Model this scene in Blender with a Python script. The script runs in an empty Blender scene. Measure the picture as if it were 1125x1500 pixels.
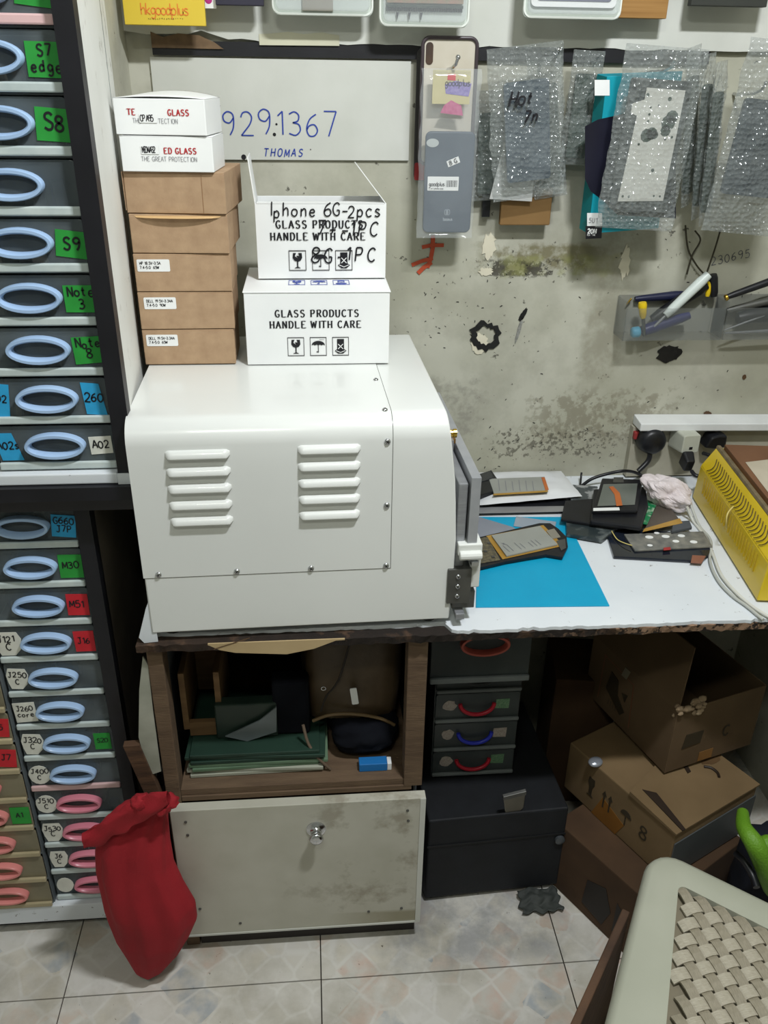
import bpy, bmesh, math, random
from math import sin, cos, pi, radians, sqrt
from mathutils import Vector, Matrix, noise
C = bpy.context.scene.collection
# ---------------------------------------------------------------- camera
FPX, TH, YAW, ROLL = 1240.0, radians(27.3), radians(5.2), radians(0.9)
EYE = Vector((0, 0, 1.53))
Fw = Vector((sin(YAW)*cos(TH), cos(YAW)*cos(TH), -sin(TH)))
R0 = Vector((cos(YAW), -sin(YAW), 0)); U0 = R0.cross(Fw)
Rt = R0*cos(ROLL)+U0*sin(ROLL); Up = -R0*sin(ROLL)+U0*cos(ROLL)
cd = bpy.data.cameras.new('camera'); cam = bpy.data.objects.new('camera', cd); C.objects.link(cam)
cd.sensor_fit = 'VERTICAL'; cd.sensor_height = 36; cd.lens = 36*FPX/1500; cd.clip_start = .02; cd.clip_end = 50
cam.matrix_world = Matrix(((Rt.x, Up.x, -Fw.x, EYE.x), (Rt.y, Up.y, -Fw.y, EYE.y), (Rt.z, Up.z, -Fw.z, EYE.z), (0, 0, 0, 1)))
bpy.context.scene.camera = cam
# ---------------------------------------------------------------- light and exposure
W = bpy.data.worlds.new('world'); bpy.context.scene.world = W; W.use_nodes = True
W.node_tree.nodes['Background'].inputs[0].default_value = (.75, .85, 1, 1); W.node_tree.nodes['Background'].inputs[1].default_value = .3
def area(name, loc, aim, sx, sy, power, col):
    l = bpy.data.lights.new(name, 'AREA'); l.shape = 'RECTANGLE'; l.size = sx; l.size_y = sy; l.energy = power; l.color = col
    o = bpy.data.objects.new(name, l); C.objects.link(o); o.location = loc
    o.rotation_euler = (Vector(aim)-Vector(loc)).to_track_quat('-Z', 'Y').to_euler(); return o
area('ceiling_tube_light', (.45, .50, 2.40), (.25, 1.1, .7), .20, .05, 26, (.95, .98, 1))
area('rear_ceiling_light', (-.2, -.25, 2.42), (0, 1.1, .8), .35, .12, 7, (.97, 1, .90))
vs = bpy.context.scene.view_settings; vs.view_transform = 'Standard'; vs.look = 'None'; vs.gamma = 1; vs.exposure = 0.0; vs.use_curve_mapping = False
# ---------------------------------------------------------------- helpers
def ray(x, y): return Fw + Rt*((x-562.5)/FPX) - Up*((y-750)/FPX)
def P(x, y, X=None, Y=None, Z=None):      # the place on a real plane (X, Y or Z given) that shows at this point of the picture
    r = ray(x, y)
    t = (X-EYE.x)/r.x if X is not None else (Y-EYE.y)/r.y if Y is not None else (Z-EYE.z)/r.z
    return EYE + r*t
def rnd(s): return random.Random(s)
def lin(c): return tuple(((v/255)/12.92 if v/255 <= .04045 else ((v/255+.055)/1.055)**2.4) for v in c)+(1,)
MATS = {}
def pm(name, col, col2=None, rough=.6, metal=0, scale=12, bump=0, bscale=60, alpha=1, trans=0, spec=.5, detail=4, contrast=(.3, .7), emit=None, coat=0, stretch=None, vor=False, ior=1.45):
    if name in MATS: return MATS[name]
    m = bpy.data.materials.new(name); m.use_nodes = True; N = m.node_tree.nodes; L = m.node_tree.links
    b = N['Principled BSDF']; tc = N.new('ShaderNodeTexCoord')
    src = tc.outputs['Object']
    if stretch:
        mp = N.new('ShaderNodeMapping'); mp.inputs['Scale'].default_value = stretch; L.new(src, mp.inputs[0]); src = mp.outputs[0]
    nz = N.new('ShaderNodeTexNoise'); nz.inputs['Scale'].default_value = scale; nz.inputs['Detail'].default_value = detail; L.new(src, nz.inputs['Vector'])
    rp = N.new('ShaderNodeValToRGB'); rp.color_ramp.elements[0].position = contrast[0]; rp.color_ramp.elements[1].position = contrast[1]
    rp.color_ramp.elements[0].color = lin(col); rp.color_ramp.elements[1].color = lin(col2 or tuple(min(255, v*1.06+2) for v in col))
    L.new(nz.outputs[0], rp.inputs[0]); L.new(rp.outputs[0], b.inputs['Base Color'])
    b.inputs['Roughness'].default_value = rough; b.inputs['Metallic'].default_value = metal; b.inputs['Alpha'].default_value = alpha
    b.inputs['Transmission Weight'].default_value = trans; b.inputs['Specular IOR Level'].default_value = spec; b.inputs['Coat Weight'].default_value = coat; b.inputs['IOR'].default_value = ior
    if bump:
        if vor:
            n2 = N.new('ShaderNodeTexVoronoi'); n2.inputs['Scale'].default_value = bscale; n2.inputs['Randomness'].default_value = .6; o2 = n2.outputs['Distance']
        else:
            n2 = N.new('ShaderNodeTexNoise'); n2.inputs['Scale'].default_value = bscale; n2.inputs['Detail'].default_value = 5; o2 = n2.outputs[0]
        L.new(src, n2.inputs['Vector'])
        bp = N.new('ShaderNodeBump'); bp.inputs['Strength'].default_value = min(1, abs(bump)); bp.inputs['Distance'].default_value = .004; bp.invert = bump < 0
        L.new(o2, bp.inputs['Height']); L.new(bp.outputs[0], b.inputs['Normal'])
    MATS[name] = m; return m
class MB:
    def __init__(s): s.v = []; s.f = []; s.m = []; s.M = None
    def add(s, vs, fs, m=0):
        o = len(s.v)
        for p in vs:
            p = Vector(p); s.v.append(s.M @ p if s.M is not None else p)
        for f in fs: s.f.append([i+o for i in f]); s.m.append(m)
    def box(s, x0, x1, y0, y1, z0, z1, m=0):
        vs = [(x, y, z) for z in (z0, z1) for y in (y0, y1) for x in (x0, x1)]
        s.add(vs, [(0, 2, 3, 1), (4, 5, 7, 6), (0, 1, 5, 4), (2, 6, 7, 3), (0, 4, 6, 2), (1, 3, 7, 5)], m); return s
    def hexa(s, bot, top, m=0):           # n-gon prism between two loops (ccw seen from above)
        n = len(bot); s.add(list(bot)+list(top), [tuple(range(n))[::-1], tuple(range(n, 2*n))]+[(i, (i+1) % n, n+(i+1) % n, n+i) for i in range(n)], m); return s
    def prism(s, pts, fr, t, m=0):        # 2-D outline in frame fr, extruded from 0 to t along the frame's z
        s.hexa([fr @ Vector((x, y, 0)) for x, y in pts], [fr @ Vector((x, y, t)) for x, y in pts], m); return s
    def tube(s, pts, r, seg=8, m=0, closed=False, flat=1.0):
        pts = [Vector(p) for p in pts]; n = len(pts); vs = []; fs = []; pu = None
        for i, p in enumerate(pts):
            a = pts[(i-1) % n] if (closed or i > 0) else p; b = pts[(i+1) % n] if (closed or i < n-1) else p
            d = (b-a).normalized() if (b-a).length > 1e-9 else Vector((0, 0, 1))
            if pu is None: pu = d.orthogonal().normalized()
            u = (pu - d*pu.dot(d)); u = u.normalized() if u.length > 1e-6 else d.orthogonal().normalized(); pu = u; w = d.cross(u)
            rr = r[i] if isinstance(r, (list, tuple)) else r
            for k in range(seg):
                an = 2*pi*k/seg; vs.append(p + (u*cos(an)+w*sin(an)*flat)*rr)
        for i in range(n if closed else n-1):
            j = (i+1) % n
            for k in range(seg): fs.append((i*seg+k, i*seg+(k+1) % seg, j*seg+(k+1) % seg, j*seg+k))
        if not closed: fs.append(tuple(range(seg))[::-1]); fs.append(tuple(range((n-1)*seg, n*seg)))
        s.add(vs, fs, m); return s
    def cyl(s, a, b, r, r2=None, seg=16, m=0): return s.tube([a, b], [r, r if r2 is None else r2], seg, m)
    def grid(s, fn, nu, nv, m=0, wrapu=False):
        vs = [fn(i/nu, j/nv) for j in range(nv+1) for i in range(nu+(0 if wrapu else 1))]; W_ = nu if wrapu else nu+1
        s.add(vs, [(j*W_+i, j*W_+(i+1) % W_ if wrapu else j*W_+i+1, (j+1)*W_+((i+1) % W_ if wrapu else i+1), (j+1)*W_+i) for j in range(nv) for i in range(nu)], m); return s
    def ball(s, c, r, m=0, nu=16, nv=10):
        c = Vector(c); r = r if isinstance(r, (tuple, list)) else (r, r, r)
        return s.grid(lambda u, v: c+Vector((r[0]*sin(pi*v)*cos(2*pi*u), r[1]*sin(pi*v)*sin(2*pi*u), -r[2]*cos(pi*v))), nu, nv, m, True)
    def build(s, name, mats, parent=None, smooth=False, bevel=0, solid=0, subsurf=0, kind=None, label=None, seg=2):
        me = bpy.data.meshes.new(name); inv = parent_inv(parent)
        me.from_pydata([tuple(inv @ p) for p in s.v], [], s.f)
        for mt in (mats if isinstance(mats, (list, tuple)) else [mats]): me.materials.append(mt)
        me.polygons.foreach_set('material_index', s.m)
        if smooth: me.polygons.foreach_set('use_smooth', [True]*len(s.f))
        me.update()
        if smooth: me.set_sharp_from_angle(angle=radians(55))
        o = bpy.data.objects.new(name, me); C.objects.link(o)
        if parent is not None: o.parent = parent; WM[o.name] = WM.get(parent.name, Matrix.Identity(4))
        if solid: d = o.modifiers.new('s', 'SOLIDIFY'); d.thickness = solid; d.offset = 0
        if bevel: d = o.modifiers.new('b', 'BEVEL'); d.width = bevel; d.segments = seg; d.limit_method = 'ANGLE'; d.angle_limit = radians(38)
        if subsurf: d = o.modifiers.new('u', 'SUBSURF'); d.levels = d.render_levels = subsurf
        if kind: o['kind'] = kind
        if label: o['label'] = label
        return o
WM = {}
def parent_inv(p):
    return Matrix.Identity(4) if p is None else WM.get(p.name, Matrix.Identity(4)).inverted()
def thing(name, label, cat, loc, rz=0, group=None):
    o = bpy.data.objects.new(name, None); C.objects.link(o); o.empty_display_size = .05
    o.location = loc; o.rotation_euler = (0, 0, rz); WM[o.name] = Matrix.Translation(Vector(loc)) @ Matrix.Rotation(rz, 4, 'Z')
    return tag(o, label, cat, group)
def tag(o, label, cat, group=None):
    o['label'] = label; o['category'] = cat
    if group: o['group'] = group
    return o
def struct(name, mb, mats, **k): return mb.build(name, mats, kind='structure', **k)
def fr(o, xd=(1, 0, 0), yd=(0, 0, 1)):    # frame: origin, x and y direction; z looks out of the surface
    x = Vector(xd).normalized(); y = Vector(yd); y = (y-x*y.dot(x)).normalized(); z = x.cross(y); o = Vector(o)
    return Matrix(((x.x, y.x, z.x, o.x), (x.y, y.y, z.y, o.y), (x.z, y.z, z.z, o.z), (0, 0, 0, 1)))
def RM(c, rx=0, ry=0, rz=0): return Matrix.Translation(Vector(c)) @ Matrix.Rotation(rz, 4, 'Z') @ Matrix.Rotation(ry, 4, 'Y') @ Matrix.Rotation(rx, 4, 'X')
def rrect(w, h, r, n=4, cx=0, cy=0):
    out = []
    for sx, sy, a0 in ((1, 1, 0), (-1, 1, pi/2), (-1, -1, pi), (1, -1, 3*pi/2)):
        for k in range(n+1):
            a = a0+pi/2*k/n; out.append((cx+sx*(w/2-r)+r*cos(a), cy+sy*(h/2-r)+r*sin(a)))
    return out
# stroke lettering: every character is a few pen strokes
GL = {
'0': '~.3,1 .08,.8 .02,.5 .08,.2 .3,0 .52,.2 .58,.5 .52,.8 .3,1', '1': '.12,.8 .34,1 .34,0', '2': '~.05,.78 .15,.97 .38,1 .54,.8 .45,.5 .2,.2 .04,.02|.04,.02 .6,.02',
'3': '~.06,.9 .3,1 .5,.86 .46,.62 .22,.54|~.22,.54 .5,.46 .56,.2 .34,0 .04,.08', '4': '.42,0 .42,1 .04,.34 .6,.34', '5': '.54,1 .14,1 .1,.56|~.1,.56 .36,.64 .57,.42 .5,.1 .26,0 .04,.08',
'6': '~.5,.96 .2,.74 .05,.34 .16,.03 .42,.03 .56,.26 .42,.5 .18,.46 .07,.3', '7': '.04,1 .58,1 .24,0', '8': '~.3,.54 .08,.7 .14,.94 .34,1 .52,.86 .46,.66 .12,.4 .06,.16 .28,0 .52,.12 .54,.36 .3,.54',
'9': '~.52,.72 .34,.52 .1,.6 .06,.84 .26,1 .48,.92 .54,.7 .5,.3 .34,0', 'A': '0,0 .3,1 .6,0|.12,.36 .48,.36', 'C': '~.56,.84 .38,1 .14,.86 .04,.5 .14,.14 .38,0 .58,.16',
'D': '.08,0 .08,1|~.08,1 .4,.96 .58,.7 .58,.3 .4,.04 .08,0', 'E': '.54,1 .08,1 .08,0 .56,0|.08,.52 .44,.52', 'G': '~.56,.84 .38,1 .14,.86 .04,.5 .14,.14 .36,0 .56,.1|.56,.1 .56,.42 .34,.42',
'H': '.06,0 .06,1|.56,0 .56,1|.06,.5 .56,.5', 'I': '.3,0 .3,1', 'J': '.14,1 .6,1|~.42,1 .42,.2 .28,0 .06,.14', 'L': '.08,1 .08,0 .54,0', 'M': '.0,0 .04,1 .32,.2 .60,1 .64,0',
'N': '.06,0 .06,1 .56,0 .56,1', 'O': '~.3,1 .08,.84 .02,.5 .08,.16 .3,0 .52,.16 .58,.5 .52,.84 .3,1', 'P': '.08,0 .08,1|~.08,1 .44,.98 .54,.76 .42,.5 .08,.48', 'R': '.08,0 .08,1|~.08,1 .44,.98 .54,.76 .42,.52 .08,.5|.3,.5 .58,0',
'S': '~.54,.86 .36,1 .12,.9 .1,.66 .32,.52 .54,.36 .48,.08 .26,0 .04,.12', 'T': '0,1 .6,1|.3,1 .3,0', 'U': '.06,1 .06,.3|~.06,.3 .16,.02 .44,.02 .56,.3|.56,.3 .56,1', 'V': '.02,1 .3,0 .58,1', 'W': '-.06,1 .12,0 .32,.85 .52,0 .70,1',
'a': '~.46,.5 .24,.6 .06,.36 .12,.04 .32,.04 .46,.3|.46,.56 .48,0', 'b': '.08,1 .08,0|~.08,.4 .3,.6 .5,.36 .4,.04 .08,.06', 'c': '~.48,.5 .26,.6 .06,.34 .2,.02 .48,.1', 'd': '.46,1 .46,0|~.46,.42 .26,.6 .06,.34 .16,.02 .46,.16',
'e': '~.08,.32 .46,.36 .36,.6 .12,.52 .06,.2 .26,0 .5,.12', 'g': '~.46,.5 .24,.6 .06,.36 .2,.06 .46,.24|~.46,.56 .46,-.1 .28,-.34 .06,-.22', 'h': '.08,1 .08,0|~.08,.36 .28,.6 .44,.46 .46,0', 'k': '.08,1 .08,0|.44,.58 .1,.28 .48,0',
'l': '.2,1 .2,0', 'n': '.08,.6 .08,0|~.08,.36 .28,.6 .44,.46 .46,0', 'o': '~.28,.6 .08,.48 .06,.16 .28,0 .48,.16 .48,.46 .28,.6', 'p': '.08,.6 .08,-.38|~.08,.4 .3,.6 .5,.36 .4,.04 .08,.06', 's': '~.44,.52 .22,.6 .1,.44 .3,.3 .46,.14 .26,0 .06,.08',
't': '.22,.95 .22,.08 .44,.02|.04,.62 .42,.62', 'u': '.08,.6 .08,.2|~.08,.2 .2,0 .42,.1 .46,.3|.46,.6 .46,0', '-': '.08,.45 .54,.45', '+': '.06,.45 .56,.45|.3,.2 .3,.72', '.': '.2,0 .24,.06', ' ': '', 'r': '.1,.6 .1,0|~.1,.34 .26,.56 .44,.54', 'i': '.2,.6 .2,0|.2,.84 .2,.9', 'B': '.08,0 .08,1|~.08,1 .42,.98 .5,.76 .38,.54 .08,.52|~.08,.52 .46,.48 .56,.24 .42,.02 .08,0', 'x': '.04,.6 .46,0|.46,.6 .04,0'}
def smooth_pts(p, k=4):
    out = []
    for i in range(len(p)-1):
        p0 = p[max(i-1, 0)]; p1 = p[i]; p2 = p[i+1]; p3 = p[min(i+2, len(p)-1)]
        for j in range(k):
            t = j/k; out.append(tuple(.5*((2*p1[a])+(-p0[a]+p2[a])*t+(2*p0[a]-5*p1[a]+4*p2[a]-p3[a])*t*t+(-p0[a]+3*p1[a]-3*p2[a]+p3[a])*t**3) for a in range(len(p1))))
    out.append(tuple(p[-1])); return out
def ribbon(mb, pts, F, w, m=0, z=.0006, contrast=0):
    n = len(pts); vs = []
    for i in range(n):
        a = pts[max(i-1, 0)]; b = pts[min(i+1, n-1)]; dx, dy = b[0]-a[0], b[1]-a[1]; l = math.hypot(dx, dy) or 1; dx /= l; dy /= l
        ww = w*((1-contrast)+contrast*abs(dy)*1.3)*.5
        vs += [F @ Vector((pts[i][0]-dy*ww, pts[i][1]+dx*ww, z)), F @ Vector((pts[i][0]+dy*ww, pts[i][1]-dx*ww, z))]
    mb.add(vs, [(2*i, 2*i+1, 2*i+3, 2*i+2) for i in range(n-1)], m)
def text(mb, s, F, h, w=None, m=0, sp=.78, xs=1.0, serif=False, slant=0, jit=0, seed=0, z=.0006, contrast=0):
    r = rnd(seed); x = 0; w = w or h*.12
    for ch in s:
        g = GL.get(ch, ''); dy = r.uniform(-jit, jit)*h; sc = 1+r.uniform(-jit, jit)
        for st in g.split('|'):
            if not st: continue
            sm = st[0] == '~'; pts = [tuple(float(q) for q in a.split(',')) for a in st.lstrip('~').split()]
            raw = pts
            if sm: pts = smooth_pts(pts)
            def T(p): return (x+(p[0]*xs*sc+p[1]*slant)*h, dy+p[1]*h*sc)
            if sm: ribbon(mb, [T(p) for p in pts], F, w, m, z, contrast)
            else:
                for i in range(len(pts)-1): ribbon(mb, [T(pts[i]), T(pts[i+1])], F, w, m, z+.00004*(i % 3), contrast)
            if serif:
                for e in (raw[0], raw[-1]):
                    if e[1] in (0, 1) and not sm and ch not in 'I' or ch == 'I': 
                        ribbon(mb, [T((e[0]-.14, abs(e[1]-.03))), T((e[0]+.14, abs(e[1]-.03)))], F, w*.4, m, z)
        x += h*sp*xs*(.5 if ch in 'l.i' else .62 if ch in ' I' else .72 if ch in '1-' and not serif else 1)
    return x
def fbox(px0, py0, px1, py1, Y):          # world x and z range of a frontal rectangle standing in plane Y
    a = P(px0, py1, Y=Y); b = P(px1, py0, Y=Y); return a.x, b.x, a.z, b.z
def slab(mb, px, z, t, m=0):              # flat piece lying at height z, thickness t, outline (ccw) given on its top
    top = [P(x, y, Z=z+t) for x, y in px]
    ar = sum(top[i].x*top[(i+1) % len(top)].y-top[(i+1) % len(top)].x*top[i].y for i in range(len(top)))
    if ar < 0: top = top[::-1]
    mb.hexa([Vector((p.x, p.y, z)) for p in top], top, m); return top
def fit3(n, l, r):                         # square corner: near corner with two perpendicular horizontal edges
    a = (l-n); b = (r-n); la, lb = a.length, b.length
    ang = (math.atan2(a.y, a.x)+math.atan2(b.y, b.x)+pi/2)/2
    return math.atan2(b.y, b.x), la, lb
# ---------------------------------------------------------------- materials
ink = pm('black_ink', (18, 18, 24), rough=.5); blue_ink = pm('blue_ink', (38, 62, 150), rough=.5); red_ink = pm('red_ink', (165, 40, 45), rough=.5); grey_ink = pm('grey_ink', (120, 120, 125), rough=.6)
white_metal = pm('white_enamel', (212, 214, 211), (220, 222, 219), rough=.28, scale=3, coat=.3)
white_card = pm('white_card', (222, 224, 224), (232, 233, 232), rough=.55, scale=8)
brown_card = pm('brown_card', (158, 130, 102), (172, 144, 114), rough=.85, scale=60, bump=.08, bscale=300)
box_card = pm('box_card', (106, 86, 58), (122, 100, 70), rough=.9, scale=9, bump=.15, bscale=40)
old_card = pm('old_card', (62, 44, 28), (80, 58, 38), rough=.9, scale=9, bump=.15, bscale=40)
dark_wood = pm('dark_wood', (60, 42, 30), (92, 66, 46), rough=.75, scale=14, bump=.3, bscale=60, stretch=(1, 1, 6))
frame_wood = pm('frame_wood', (84, 66, 50), (106, 86, 66), rough=.8, scale=10, bump=.25, bscale=70, stretch=(1, 5, 5))
black_paint = pm('black_paint', (14, 14, 19), (24, 24, 30), rough=.45)
black_plastic = pm('black_plastic', (17, 18, 22), (27, 28, 33), rough=.4, scale=30)
dark_glass = pm('dark_glass', (16, 20, 30), (30, 36, 48), rough=.12, coat=.5)
chrome = pm('chrome', (190, 192, 195), rough=.18, metal=1)
steel = pm('brushed_steel', (146, 148, 152), (164, 166, 170), rough=.35, metal=.5, scale=40, stretch=(1, 1, 12))
dark_steel = pm('dark_steel', (92, 92, 90), (108, 108, 104), rough=.45, metal=.7, scale=30)
brass = pm('brass', (200, 165, 70), rough=.25, metal=1)
gold_tape = pm('gold_tape', (176, 132, 52), (200, 158, 78), rough=.35, metal=.4)
white_lam = pm('white_laminate', (206, 212, 218), (220, 224, 228), rough=.5, scale=5)
rubber = pm('rubber', (20, 20, 20), rough=.8)
clear = pm('clear_plastic', (200, 205, 208), rough=.12, alpha=.22, spec=.8)
# wall: dirty plaster with mould, scuffs and brown damp
def spots(m, specs):
    N = m.node_tree.nodes; L = m.node_tree.links; b = N['Principled BSDF']; tc = [n for n in N if n.type == 'TEX_COORD'][0]
    sep = N.new('ShaderNodeSeparateXYZ'); L.new(tc.outputs['Object'], sep.inputs[0])
    cur = b.inputs['Base Color'].links[0].from_socket
    def ma(op, a, b_=None, c=None, clamp=False):
        n = N.new('ShaderNodeMath'); n.operation = op; n.use_clamp = clamp
        for i, v in enumerate((a, b_, c)):
            if v is None: continue
            if isinstance(v, (int, float)): n.inputs[i].default_value = v
            else: L.new(v, n.inputs[i])
        return n.outputs[0]
    for (ax, cx, cy, w, h, col, nscale, thr, soft, amt) in specs:
        a, c = [sep.outputs['XYZ'.index(q)] for q in ax]
        d = ma('MAXIMUM', ma('DIVIDE', ma('ABSOLUTE', ma('SUBTRACT', a, cx)), w/2), ma('DIVIDE', ma('ABSOLUTE', ma('SUBTRACT', c, cy)), h/2))
        mask = ma('MULTIPLY', ma('SUBTRACT', 1.0, d), 2.2, clamp=True)
        nz = N.new('ShaderNodeTexNoise'); nz.inputs['Scale'].default_value = nscale; nz.inputs['Detail'].default_value = 6; nz.inputs['Roughness'].default_value = .65; L.new(tc.outputs['Object'], nz.inputs['Vector'])
        t = ma('MULTIPLY', ma('SUBTRACT', ma('ADD', nz.outputs[0], ma('MULTIPLY', mask, .16)), thr), 1/soft, clamp=True)
        fac = ma('MULTIPLY', ma('MULTIPLY', t, mask), amt)
        mx = N.new('ShaderNodeMix'); mx.data_type = 'RGBA'; L.new(fac, mx.inputs[0]); L.new(cur, mx.inputs[6]); mx.inputs[7].default_value = lin(col); cur = mx.outputs[2]
    L.new(cur, b.inputs['Base Color'])
plaster = pm('plaster', (166, 165, 148), (188, 187, 173), rough=.85, scale=5, bump=.18, bscale=30, contrast=(.35, .65))
spots(plaster, [('XZ', .30, 1.0, 5, 5, (150, 148, 134), 6, .62, .2, .6), ('XZ', .30, 1.0, 5, 5, (60, 56, 50), 44, .82, .03, .8),
  ('XZ', .47, 1.215, .34, .075, (112, 106, 76), 26, .54, .14, .85), ('XZ', .42, 1.195, .22, .045, (52, 48, 40), 60, .60, .05, .85), ('XZ', .50, 1.20, .34, .06, (140, 142, 84), 14, .60, .1, .6),
  ('XZ', .62, .88, .42, .16, (122, 116, 98), 48, .60, .10, .6), ('XZ', .52, .82, .4, .10, (76, 72, 62), 110, .68, .05, .7), ('XZ', .9, .80, .5, .1, (120, 92, 40), 18, .6, .15, .8),
  ('XZ', .25, .9, .3, .2, (130, 127, 118), 26, .60, .12, .5), ('XZ', .60, 1.12, .12, .5, (140, 136, 118), 12, .5, .2, .6)])
panel_white = pm('panel_white', (190, 192, 184), (206, 207, 201), rough=.6, scale=6, bump=.05, bscale=90)
side_white = pm('side_white', (212, 213, 208), (226, 227, 223), rough=.6, scale=5)
spots(side_white, [('YZ', 1.3, 1.2, 3, 3, (120, 112, 96), 22, .68, .05, .7)])
# floor tile: pale mosaic print
def tile_mat():
    m = pm('floor_tile_print', (196, 192, 182), (208, 205, 198), rough=.35, scale=6); N = m.node_tree.nodes; L = m.node_tree.links; b = N['Principled BSDF']; tc = [n for n in N if n.type == 'TEX_COORD'][0]
    mp = N.new('ShaderNodeMapping'); mp.inputs['Rotation'].default_value = (0, 0, radians(45)); L.new(tc.outputs['Object'], mp.inputs[0])
    cur = b.inputs['Base Color'].links[0].from_socket
    v = N.new('ShaderNodeTexVoronoi'); v.inputs['Scale'].default_value = 17; v.inputs['Randomness'].default_value = .55; v.distance = 'CHEBYCHEV'; L.new(mp.outputs[0], v.inputs['Vector'])
    rp = N.new('ShaderNodeValToRGB'); rp.color_ramp.interpolation = 'CONSTANT'; e = rp.color_ramp.elements; cols = [(206, 202, 192), (204, 180, 166), (210, 207, 200), (160, 168, 176), (206, 200, 186), (206, 190, 176), (212, 209, 204)]
    e[0].color = lin(cols[0]); e[1].position = .2; e[1].color = lin(cols[1])
    for i, c in enumerate(cols[2:]): q = e.new(.32+.12*i); q.color = lin(c)
    sp = N.new('ShaderNodeSeparateColor'); L.new(v.outputs['Color'], sp.inputs[0]); L.new(sp.outputs[0], rp.inputs[0])
    n = N.new('ShaderNodeTexNoise'); n.inputs['Scale'].default_value = 30; n.inputs['Detail'].default_value = 6; L.new(tc.outputs['Object'], n.inputs['Vector'])
    r2 = N.new('ShaderNodeValToRGB'); r2.color_ramp.elements[0].position = .38; r2.color_ramp.elements[1].position = .62; r2.color_ramp.elements[1].color = (.75, .75, .75, 1); L.new(n.outputs[0], r2.inputs[0])
    mx = N.new('ShaderNodeMix'); mx.data_type = 'RGBA'; L.new(r2.outputs[0], mx.inputs[0]); L.new(cur, mx.inputs[6]); L.new(rp.outputs[0], mx.inputs[7])
    v2 = N.new('ShaderNodeTexVoronoi'); v2.feature = 'DISTANCE_TO_EDGE'; v2.inputs['Scale'].default_value = 17; v2.inputs['Randomness'].default_value = .55; L.new(mp.outputs[0], v2.inputs['Vector'])
    r3 = N.new('ShaderNodeValToRGB'); r3.color_ramp.elements[0].position = .02; r3.color_ramp.elements[0].color = (.6, .6, .6, 1); r3.color_ramp.elements[1].position = .07; r3.color_ramp.elements[1].color = (0, 0, 0, 1); L.new(v2.outputs[0], r3.inputs[0])
    m2 = N.new('ShaderNodeMix'); m2.data_type = 'RGBA'; L.new(r3.outputs[0], m2.inputs[0]); L.new(mx.outputs[2], m2.inputs[6]); m2.inputs[7].default_value = lin((216, 214, 208)); L.new(m2.outputs[2], b.inputs['Base Color'])
    return m
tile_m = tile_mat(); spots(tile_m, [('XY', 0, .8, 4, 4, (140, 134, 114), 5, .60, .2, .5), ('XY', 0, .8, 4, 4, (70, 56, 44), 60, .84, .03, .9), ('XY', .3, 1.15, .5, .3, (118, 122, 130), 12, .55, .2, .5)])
# ---------------------------------------------------------------- the room
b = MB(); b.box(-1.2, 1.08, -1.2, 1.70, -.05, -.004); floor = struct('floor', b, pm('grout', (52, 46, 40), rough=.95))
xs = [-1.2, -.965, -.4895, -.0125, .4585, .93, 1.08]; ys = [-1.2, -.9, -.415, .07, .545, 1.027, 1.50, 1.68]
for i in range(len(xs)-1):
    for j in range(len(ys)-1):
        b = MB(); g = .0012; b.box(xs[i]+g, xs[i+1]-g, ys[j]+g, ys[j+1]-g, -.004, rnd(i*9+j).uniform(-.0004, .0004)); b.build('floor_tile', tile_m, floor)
b = MB(); b.box(-1.2, 1.08, -1.2, 1.70, 2.45, 2.5); struct('ceiling', b, pm('ceiling_paint', (200, 200, 196)))
b = MB(); b.box(-1.2, 1.08, 1.675, 1.725, 0, 2.45); wall_back = struct('wall_back', b, plaster)
b = MB(); b.box(-1.25, -1.2, -1.2, 1.675, 0, 2.45); struct('wall_left', b, panel_white)
b = MB(); b.box(1.06, 1.11, -1.2, 1.675, 0, 2.45); struct('wall_right', b, plaster)
b = MB(); b.box(-1.2, 1.08, -1.25, -1.2, 0, 2.45); struct('wall_front', b, panel_white)
b = MB(); b.box(-.34, -.300, 1.485, 1.675, 0, 2.45); struct('trim_1', b, plaster)
# upper sheet with ragged lower edge, black gap, narrow rail with pegs
pts = [(-.2999, 2.3), (-.2999, 1.590)]
r = rnd(3)
for i in range(60):
    x = -.262+i*.0225; z = 1.5745+ (.010 if x < -.21 else .004 if x < -.06 else 0)+r.uniform(0, .0035); z += .012*math.exp(-((x+.17)/.03)**2) if x < 0 else 0
    pts.append((x, z))
pts += [(1.0595, 1.575), (1.0595, 2.3)]
b = MB(); b.prism(pts, fr((0, 1.675, 0)), .012); wall_sheet = struct('trim_2', b, panel_white)
b = MB(); a = P(380, 66, Y=1.66); c = P(497, 50, Y=1.66)
b.prism([(a.x, a.z), (c.x, a.z+.001), (c.x, c.z-.002), (c.x-.03, c.z+.002), (c.x-.06, c.z-.001), (a.x+.05, c.z+.002), (a.x+.02, c.z-.001), (a.x, c.z-.002)], fr((0, 1.6629, 0)), .0015); b.build('torn_paper', pm('cream_paper', (190, 188, 166)), wall_sheet)
b = MB(); a = P(222, 66, Y=1.66); b.prism([(a.x, a.z-.004), (a.x+.12, a.z-.004), (a.x+.105, a.z+.006), (a.x+.08, a.z+.016), (a.x+.045, a.z+.018), (a.x+.02, a.z+.012), (a.x, a.z+.02)], fr((0, 1.6629, 0)), .0016); b.build('bare_patch', pm('bare_board', (92, 72, 50), (120, 96, 70), scale=60), wall_sheet)
rail = thing('peg_rail', 'long black rail across the back wall carrying the metal pegs', 'rail', (.22, 1.668, 1.562))
b = MB(); b.box(-.256, .724, 1.665, 1.6749, 1.555, 1.577); b.build('rail_strip', black_paint, rail)
pegs = []
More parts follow.
